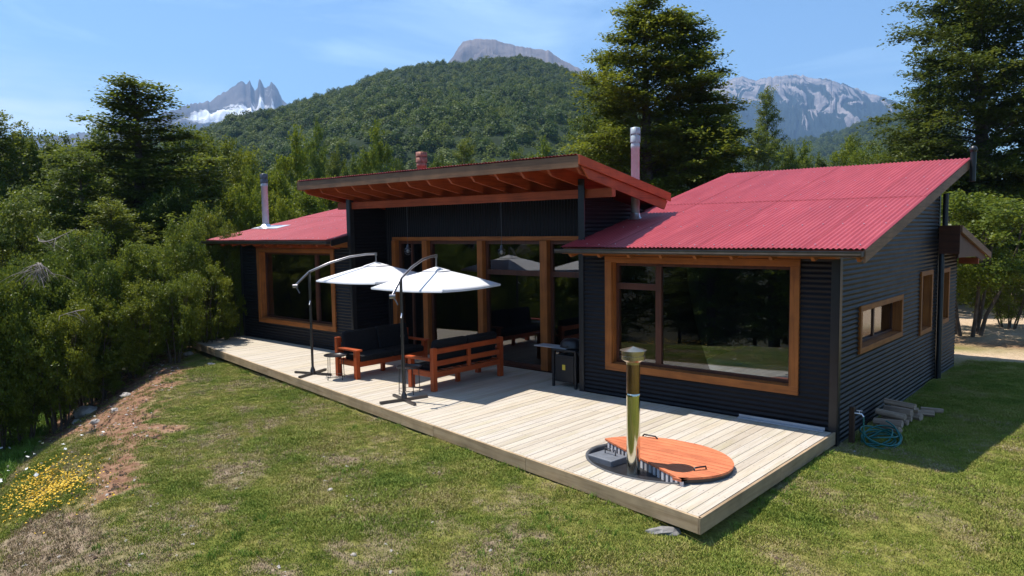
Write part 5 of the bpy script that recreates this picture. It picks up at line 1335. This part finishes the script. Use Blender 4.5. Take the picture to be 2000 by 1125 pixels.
TREES = [
    ('beech', -29.58, -3.23, 7.52, 6.12, 'Lb:first'),
    ('broad', -33.12, -0.94, 8.21, 6.05, 'Lb:second'),
    ('broad', -28.96, -0.96, 7.9, 5.18, 'Lb:third'),
    ('broad', -28.51, 0.37, 8.35, 5.41, 'Lb:fourth'),
    ('beech', -24.34, 0.11, 8.44, 8.93, 'B1:first'),
    ('broad', -29.35, 3.67, 8.75, 5.73, 'Lb:fifth'),
    ('broad', -30.58, 5.75, 8.72, 5.0, 'Lb:sixth'),
    ('broad', -35.45, 9.41, 8.78, 4.57, 'Lb:seventh'),
    ('broad', -23.43, -3.43, 5.14, 4.65, 'Lf:second'),
    ('beech', -22.11, -2.52, 5.58, 4.48, 'Lf:fourth'),
    ('broad', -22.09, 0.31, 5.24, 4.46, 'Lf:sixth'),
    ('broad', -20.79, -5.17, 4.75, 3.81, 'Lf:first'),
    ('beech', -24.29, 2.67, 5.89, 4.08, 'Lf:seventh'),
    ('beech', -19.04, -2.83, 3.88, 3.65, 'Lf:fifth'),
    ('broad', -19.47, -4.13, 3.6, 3.32, 'Lf:third'),
    ('leafy', -29.71, 7.41, 7.59, 3.42, 'Y:second'),
    ('leafy', -24.84, 5.85, 6.66, 3.2, 'Y:third'),
    ('leafy', -26.94, 8.17, 7.4, 2.74, 'Y:fifth'),
    ('leafy', -22.42, 5.95, 5.45, 3.22, 'Y:sixth'),
    ('leafy', -27.71, 10.62, 6.87, 3.42, 'Y:seventh'),
    ('leafy', -21.95, 2.84, 5.08, 2.61, 'Y:first'),
    ('leafy', -20.44, 3.47, 4.57, 2.33, 'Y:fourth'),
    ('broad', -35.01, 17.6, 8.37, 3.65, 'Mn:first'),
    ('leafy', -32.56, 17.51, 8.98, 3.18, 'Mn:second'),
    ('broad', -34.76, 21.14, 8.94, 3.11, 'Mn:third'),
    ('broad', -34.67, 24.26, 9.01, 3.96, 'Mn:fourth'),
    ('beech', -34.75, 27.07, 9.41, 4.11, 'Mn:fifth'),
    ('leafy', -31.94, 27.01, 8.34, 3.24, 'Mn:sixth'),
    ('beech', -33.24, 31.21, 8.65, 3.88, 'Mn:seventh'),
    ('leafy', -27.99, 27.79, 8.52, 3.81, 'Mn:eighth'),
    ('leafy', -24.24, 25.65, 8.05, 3.5, 'Mn:ninth'),
    ('broad', -45.42, 23.68, 10.6, 3.74, 'Mf:second'),
    ('leafy', -48.07, 23.37, 11.11, 3.86, 'Mf:first'),
    ('brush', -18.96, -0.09, 4.16, 2.08, 'Su:eighth'),
    ('brush', -17.79, 0.01, 3.42, 1.83, 'Su:ninth'),
    ('brush', -17.46, -1.6, 3.42, 2.07, 'Su:seventh'),
    ('brush', -16.87, -2.76, 3.07, 2.13, 'Su:sixth'),
    ('brush', -17.16, -3.5, 2.88, 2.13, 'Su:fifth'),
    ('brush', -16.45, -4.51, 3.09, 2.18, 'Su:fourth'),
    ('brush', -16.17, -5.31, 2.92, 2.13, 'Su:third'),
    ('brush', -15.86, -6.06, 2.99, 2.08, 'Su:second'),
    ('brush', -15.01, -6.82, 2.95, 1.97, 'Su:first'),
    ('brush', -16.54, -1.28, 2.41, 1.85, 'Sl:seventh'),
    ('brush', -15.73, -2.63, 2.21, 1.74, 'Sl:sixth'),
    ('brush', -15.7, -3.61, 1.87, 1.85, 'Sl:fifth'),
    ('brush', -15.43, -4.63, 1.95, 1.94, 'Sl:fourth'),
    ('brush', -14.9, -5.6, 1.8, 1.86, 'Sl:third'),
    ('brush', -15.09, -6.27, 1.95, 2.13, 'Sl:second'),
    ('brush', -14.85, -7.0, 2.01, 2.08, 'Sl:first'),
    ('brush', -17.38, -0.07, 2.05, 1.31, 'Sl:eighth'),
    ('beech', -10.67, 11.94, 11.16, 8.03, 'C1:first'),
    ('beech', -9.5, 13.75, 10.7, 7.17, 'C2:first'),
    ('beech', -13.5, 13.67, 9.76, 4.57, 'C3:second'),
    ('beech', -12.18, 10.93, 6.59, 2.43, 'C3:first'),
    ('beech', -9.79, 16.97, 7.5, 3.65, 'C3:third'),
    ('beech', -12.5, 27.79, 10.07, 3.2, 'T1:first'),
    ('beech', -11.49, 23.88, 7.7, 2.89, 'R:first'),
    ('broad', -12.61, 30.98, 8.31, 2.8, 'R:second'),
    ('broad', -14.5, 40.93, 8.24, 3.81, 'R:fourth'),
    ('leafy', -11.95, 38.61, 8.12, 3.6, 'R:fifth'),
    ('leafy', -9.06, 33.21, 7.88, 3.5, 'R:seventh'),
    ('beech', -15.19, 50.17, 9.98, 3.54, 'R:sixth'),
    ('leafy', -13.97, 35.81, 7.77, 3.46, 'R:third'),
    ('beech', -1.81, 22.55, 14.16, 11.06, 'RB:first'),
    ('beech', -4.66, 25.05, 10.15, 4.35, 'RB2:first'),
    ('leafy', -6.16, 27.78, 7.23, 3.6, 'Qt:second'),
    ('leafy', -3.9, 24.19, 6.71, 3.74, 'Qt:third'),
    ('broad', -2.39, 23.46, 6.45, 3.88, 'Qt:fourth'),
    ('leafy', -0.92, 22.67, 6.06, 4.0, 'Qt:fifth'),
    ('leafy', 0.34, 21.81, 5.79, 4.11, 'Qt:sixth'),
    ('brush', -2.52, 22.43, 5.1, 3.53, 'Qs:third'),
    ('brush', -1.17, 22.14, 3.66, 3.71, 'Qs:fourth'),
    ('brush', 0.11, 21.79, 3.98, 3.88, 'Qs:seventh'),
    ('brush', -0.4, 22.74, 2.31, 3.53, 'Qs:sixth'),
    ('brush', -2.28, 18.4, 3.11, 2.49, 'Qs:second'),
    ('brush', -0.03, 15.73, 2.3, 2.43, 'Qs:fifth'),
    ('brush', -6.02, 27.81, 5.59, 3.04, 'Qs:first'),
    ('leafy', -7.46, 31.57, 7.33, 3.04, 'Qt:first'),
]
# ------------------------------------------------------------------ trees and shrubs, each a thing of its own
WORD = {
 'Lb': ('beech_tree', 'beech on the skyline of the left forest, {} from the left edge', 'tree', 'skyline beeches of the left forest'),
 'Lf': ('beech_tree', 'lower dark beech in front of the left skyline trees, {} from the left edge', 'tree', 'nearer beeches of the left forest'),
 'B1': ('beech_tree', 'tallest dark beech of the left forest, with a ragged feathery top against the sky', 'tree', None),
 'Y': ('leafy_tree', 'yellow-green tree behind the red roof of the left wing, {} from the left', 'tree', 'yellow-green trees behind the left wing'),
 'Mn': ('leafy_tree', 'green treetop just above the central roof edge, {} from the left', 'tree', 'trees behind the central roof'),
 'Mf': ('leafy_tree', 'farther green treetop left of the rusty chimney, {} of two', 'tree', 'trees behind the central roof'),
 'Su': ('shrub', 'tall glossy shrub in the upper row on the left bank, {} from the left edge', 'shrub', 'glossy shrubs along the left bank'),
 'Sl': ('shrub', 'low glossy shrub nearest the brown bank, {} from the left edge', 'shrub', 'glossy shrubs along the left bank'),
 'C1': ('beech_tree', 'tallest beech behind the cabin, left stem of the pair by the steel chimney', 'tree', None),
 'C2': ('beech_tree', 'slightly lower beech, right stem of the pair behind the cabin', 'tree', None),
 'C3': ('beech_tree', 'lower beech crowding the foot of the tall pair, {} from the left', 'tree', 'beeches round the tall pair'),
 'T1': ('beech_tree', 'slim beech with a thin bare spire in front of the pale mountain', 'tree', None),
 'R': ('leafy_tree', 'distant treetop beyond the right red roof, {} from the left', 'tree', 'trees beyond the right roof'),
 'RB': ('beech_tree', 'huge dark beech leaning into the picture at the top right corner', 'tree', None),
 'RB2': ('beech_tree', 'dark side tree hanging at the left edge of the huge right-hand beech', 'tree', None),
 'Qt': ('leafy_tree', 'leafy tree in the thicket right of the cabin, {} from its left end', 'tree', 'thicket to the right of the cabin'),
 'Qs': ('shrub', 'dense shrub in the thicket right of the cabin, {} from its left end', 'shrub', 'shrubs to the right of the cabin'),
}
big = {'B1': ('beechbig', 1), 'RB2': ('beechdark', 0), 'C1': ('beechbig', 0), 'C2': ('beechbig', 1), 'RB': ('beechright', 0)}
for i, (kind, x, y, top, w, key) in enumerate(TREES):
    key, od = key.split(':')
    nm, lab, cat, grp = WORD[key]
    if kind in ('beech', 'broad'): nm = 'beech_tree'
    k2, v = big.get(key, (kind, i))
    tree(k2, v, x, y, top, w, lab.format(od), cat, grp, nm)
tree('multistem', 0, -0.7, 13.4, 4.0, 4.8, 'bright shrub with several bare leaning stems standing on the mulch right of the cabin', 'shrub', None, 'shrub', rot=0.6)
# trees on the near side of the lawn, seen mirrored in the windows
rf = random.Random(12)
for i in range(26):
    x = -46 + i * 2.1 + rf.uniform(-.8, .8); y = -25 - rf.uniform(0, 9) - 0.12 * abs(x + 15)
    if abs(x - CAMX) < 4: y -= 4
    tree('beech' if i % 3 else 'leafy', i, x, y, rf.uniform(6, 10), rf.uniform(6, 8.5), 'tree behind the camera, seen only as a dark mirror image in the windows', 'tree', 'trees reflected in the windows', 'beech_tree' if i % 3 else 'leafy_tree')

# dead pale branches on the left
def dead(x, y, z, n, label, spread=0.8, ln=1.6, droop=0.8, seed=1):
    q = np.random.default_rng(seed); b = MB()
    for k in range(n):
        a = q.uniform(0, 6.28); p = Vector((0, 0, 0)); d = Vector((cos(a) * spread, sin(a) * spread, q.uniform(-.1, .5)))
        pts = [p]
        for j in range(6):
            d = d + Vector((q.normal() * .18, q.normal() * .18, -droop * .18)); pts.append(pts[-1] + d.normalized() * ln / 6)
        b.tube(pts, 0.013, 4, False, 0.003)
        for m in range(3):
            s0 = pts[2 + m]; e = s0 + Vector((q.normal() * .25, q.normal() * .25, -0.25)); b.tube([s0, (s0 + e) / 2 + Vector((0, 0, .05)), e], 0.007, 4, False, 0.002)
    o = b.build('dead_branch', MT['palebark'], None, 0, (x, y, z)); tag(o, label, 'branch')
dead(-13.32, -6.24, 2.45, 13, 'tangle of pale dead twigs hanging among the left shrubs', 0.2, 0.42, 1.5, 3)
dead(-14.25, -5.87, 2.9, 2, 'pale bare branch sticking out above the tangle of dead twigs', 1.0, 0.7, -0.2, 6)
dead(-13.1, -5.54, 1.5, 1, 'thin pale dead stick lying across the shrubs', 1.0, 0.9, 0.2, 9)

# ------------------------------------------------------------------ grass and flowers (nobody could count them)
def tuft(seed, nb, h, sp, wd, mat, lean=0.5):
    q = np.random.default_rng(seed); vs = []; fs = []
    for i in range(nb):
        a = q.uniform(0, 6.28); r = sp * math.sqrt(q.uniform()); x, y = r * cos(a), r * sin(a); hh = h * q.uniform(.5, 1.2); la = q.uniform(0, 6.28); l_ = hh * lean * q.uniform(.3, 1.3)
        ta = q.uniform(0, 6.28); tx, ty = cos(ta) * wd / 2, sin(ta) * wd / 2; n0 = len(vs)
        mx_, my_ = x + cos(la) * l_ * .4, y + sin(la) * l_ * .4
        vs += [(x - tx, y - ty, -0.01), (x + tx, y + ty, -0.01), (mx_ + tx * .8, my_ + ty * .8, hh * .6), (mx_ - tx * .8, my_ - ty * .8, hh * .6), (x + cos(la) * l_, y + sin(la) * l_, hh * .95)]
        fs += [(n0, n0 + 1, n0 + 2, n0 + 3), (n0 + 3, n0 + 2, n0 + 4)]
    me = bpy.data.meshes.new('tuft'); me.from_pydata(vs, [], fs); me.update(); me.materials.append(MT[mat]); return source('tuft', me)
TF = [tuft(300 + i, 26, 0.034, 0.085, 0.007, 'blade', 0.9) for i in range(4)]
TL = [tuft(320 + i, 30, 0.16, 0.12, 0.012, 'lush', 0.7) for i in range(3)]
q = np.random.default_rng(77)
n = 300000
x = q.uniform(-19, 5.5, n); y = q.uniform(-9.6, 9.5, n)
# density falls with distance from the near lawn
d, s, w_ = cover(x, y); u = crest_u(x, y)
ok = (y < yfront(x) - 0.02) | (x > 0.06) | (x < -16.95)
ok &= ~((x < 0.1) & (x > -18) & (y > yfront(x)))
ok &= (q.uniform(0, 1, n) > d * 0.93) & (s < .4) & (w_ < .5) & (u < 3.5)
dist = np.hypot(x - CAMX, y - CAMY); ok &= q.uniform(0, 1, n) < np.clip(13 / dist, .25, 1)
x, y = x[ok], y[ok]; P = np.c_[x, y, gz(x, y) - .004]
patch = fbm(x * 1.3 + 5, y * 1.3, 4)
instancer('lawn_grass', P, q.uniform(0, 6.28, len(P)), (0.7 + 1.1 * np.clip(patch - .35, 0, 1)) * q.uniform(.7, 1.25, len(P)), TF, 'short patchy lawn grass')
n = 34000
x = q.uniform(-20, 7, n); y = q.uniform(-9.5, 9, n); u = crest_u(x, y); d, s, w_ = cover(x, y)
lush = ((u > 2.4) & (u < 7.5) & (q.uniform(0, 1, n) < .8) & (x < -4)) | ((np.abs(x - 0.10) < 0.10) & (y > -4.2) & (y < -0.3) & (q.uniform(0, 1, n) < .7)) | ((np.abs(y - yfront(x) + .06) < .06) & (x < 0) & (x > -17) & (q.uniform(0, 1, n) < .35))
lush |= (fbm(x * .8 + 60, y * .8, 3) > .66) & (x > -16) & (y < yfront(x) - .1) & (u < 0) & (q.uniform(0, 1, n) < .35)
lush &= ~((x > -17) & (x < 0) & (y > yfront(x)))
x, y, u = x[lush], y[lush], u[lush]; P = np.c_[x, y, gz(x, y) - .01]
instancer('tall_grass', P, q.uniform(0, 6.28, len(P)), np.where(u > 2, 1.0, 0.5) * q.uniform(.5, 1.2, len(P)), TL, 'longer lush grass below the bank and along the deck edge')
# dried-out grass and soil crumbs on the worn patches
TD = [tuft(340 + i, 22, 0.028, 0.09, 0.007, 'dry', 1.4) for i in range(3)]
n = 80000
x = q.uniform(-19, 5.5, n); y = q.uniform(-9.6, 3, n); d, s, w_ = cover(x, y); u = crest_u(x, y)
ok = ((y < yfront(x) - 0.03) | (x > 0.08)) & (q.uniform(0, 1, n) < np.clip(d * 0.85 + 0.05, 0, 1)) & (w_ < .4) & (u < 3) & (cover.bank < 0.3)
x, y = x[ok], y[ok]; P = np.c_[x, y, gz(x, y) - .003]
instancer('dry_grass', P, q.uniform(0, 6.28, len(P)), q.uniform(.6, 1.3, len(P)), TD, 'dry brown thatch on the worn patches of the lawn')
def clods(seed):
    g_ = np.random.default_rng(seed); b = MB()
    for i in range(5):
        c_ = g_.normal(size=2) * .03; r = g_.uniform(.006, .018); b.lathe([(0, -r * .5), (r * g_.uniform(.8, 1.2), 0), (0, r * .8)], (c_[0], c_[1], r * .3), 5, False)
    me = bpy.data.meshes.new('clod'); me.from_pydata(b.v, [], b.f); me.update(); me.materials.append(MT['clod'] if seed % 2 else MT['rock']); return source('clod', me)
n = 22000
x = q.uniform(-19, 5.5, n); y = q.uniform(-9.6, 3, n); d, s, w_ = cover(x, y); u = crest_u(x, y)
ok = ((y < yfront(x) - 0.03) | (x > 0.08)) & (q.uniform(0, 1, n) < np.clip(d * 0.55 - .12, 0, 1)) & (w_ < .4)
x, y = x[ok], y[ok]; P = np.c_[x, y, gz(x, y)]
instancer('soil_clods', P, q.uniform(0, 6.28, len(P)), q.uniform(.5, 1.6, len(P)), [clods(1), clods(3), clods(5), clods(2)], 'crumbs of dark soil and small stones on the bare patches and the bank')
def flowers(name, cx_, cy_, sx, sy, rot, n, r, h, mat, label):
    q = np.random.default_rng(n); a = q.normal(size=n) * sx; b_ = q.normal(size=n) * sy
    x = cx_ + a * cos(rot) - b_ * sin(rot); y = cy_ + a * sin(rot) + b_ * cos(rot); z = gz(x, y) + h * q.uniform(.5, 1.2, n)
    nr = q.normal(size=(n, 3)) * .4 + [0, 0, 1]
    V = quads(np.c_[x, y, z], r, .45, q, 1.0); V2 = quads(np.c_[x, y, z + .002], r, .45, q, 1.0); V = np.concatenate([V, V2])
    o = link(name, npmesh(name, V, np.arange(len(V)).reshape(-1, 4), MT[mat])); tag(o, label, kind='stuff')
flowers('yellow_flowers', -8.8, -7.62, 1.0, 0.24, -0.12, 1200, 0.027, 0.20, 'yellowfl', 'drift of small yellow flowers in the long grass at the lower left')
flowers('white_daisies', -11.6, -7.0, 1.4, 0.45, -0.25, 26, 0.06, 0.25, 'whitefl', 'scattered white daisies in the long grass at the left')
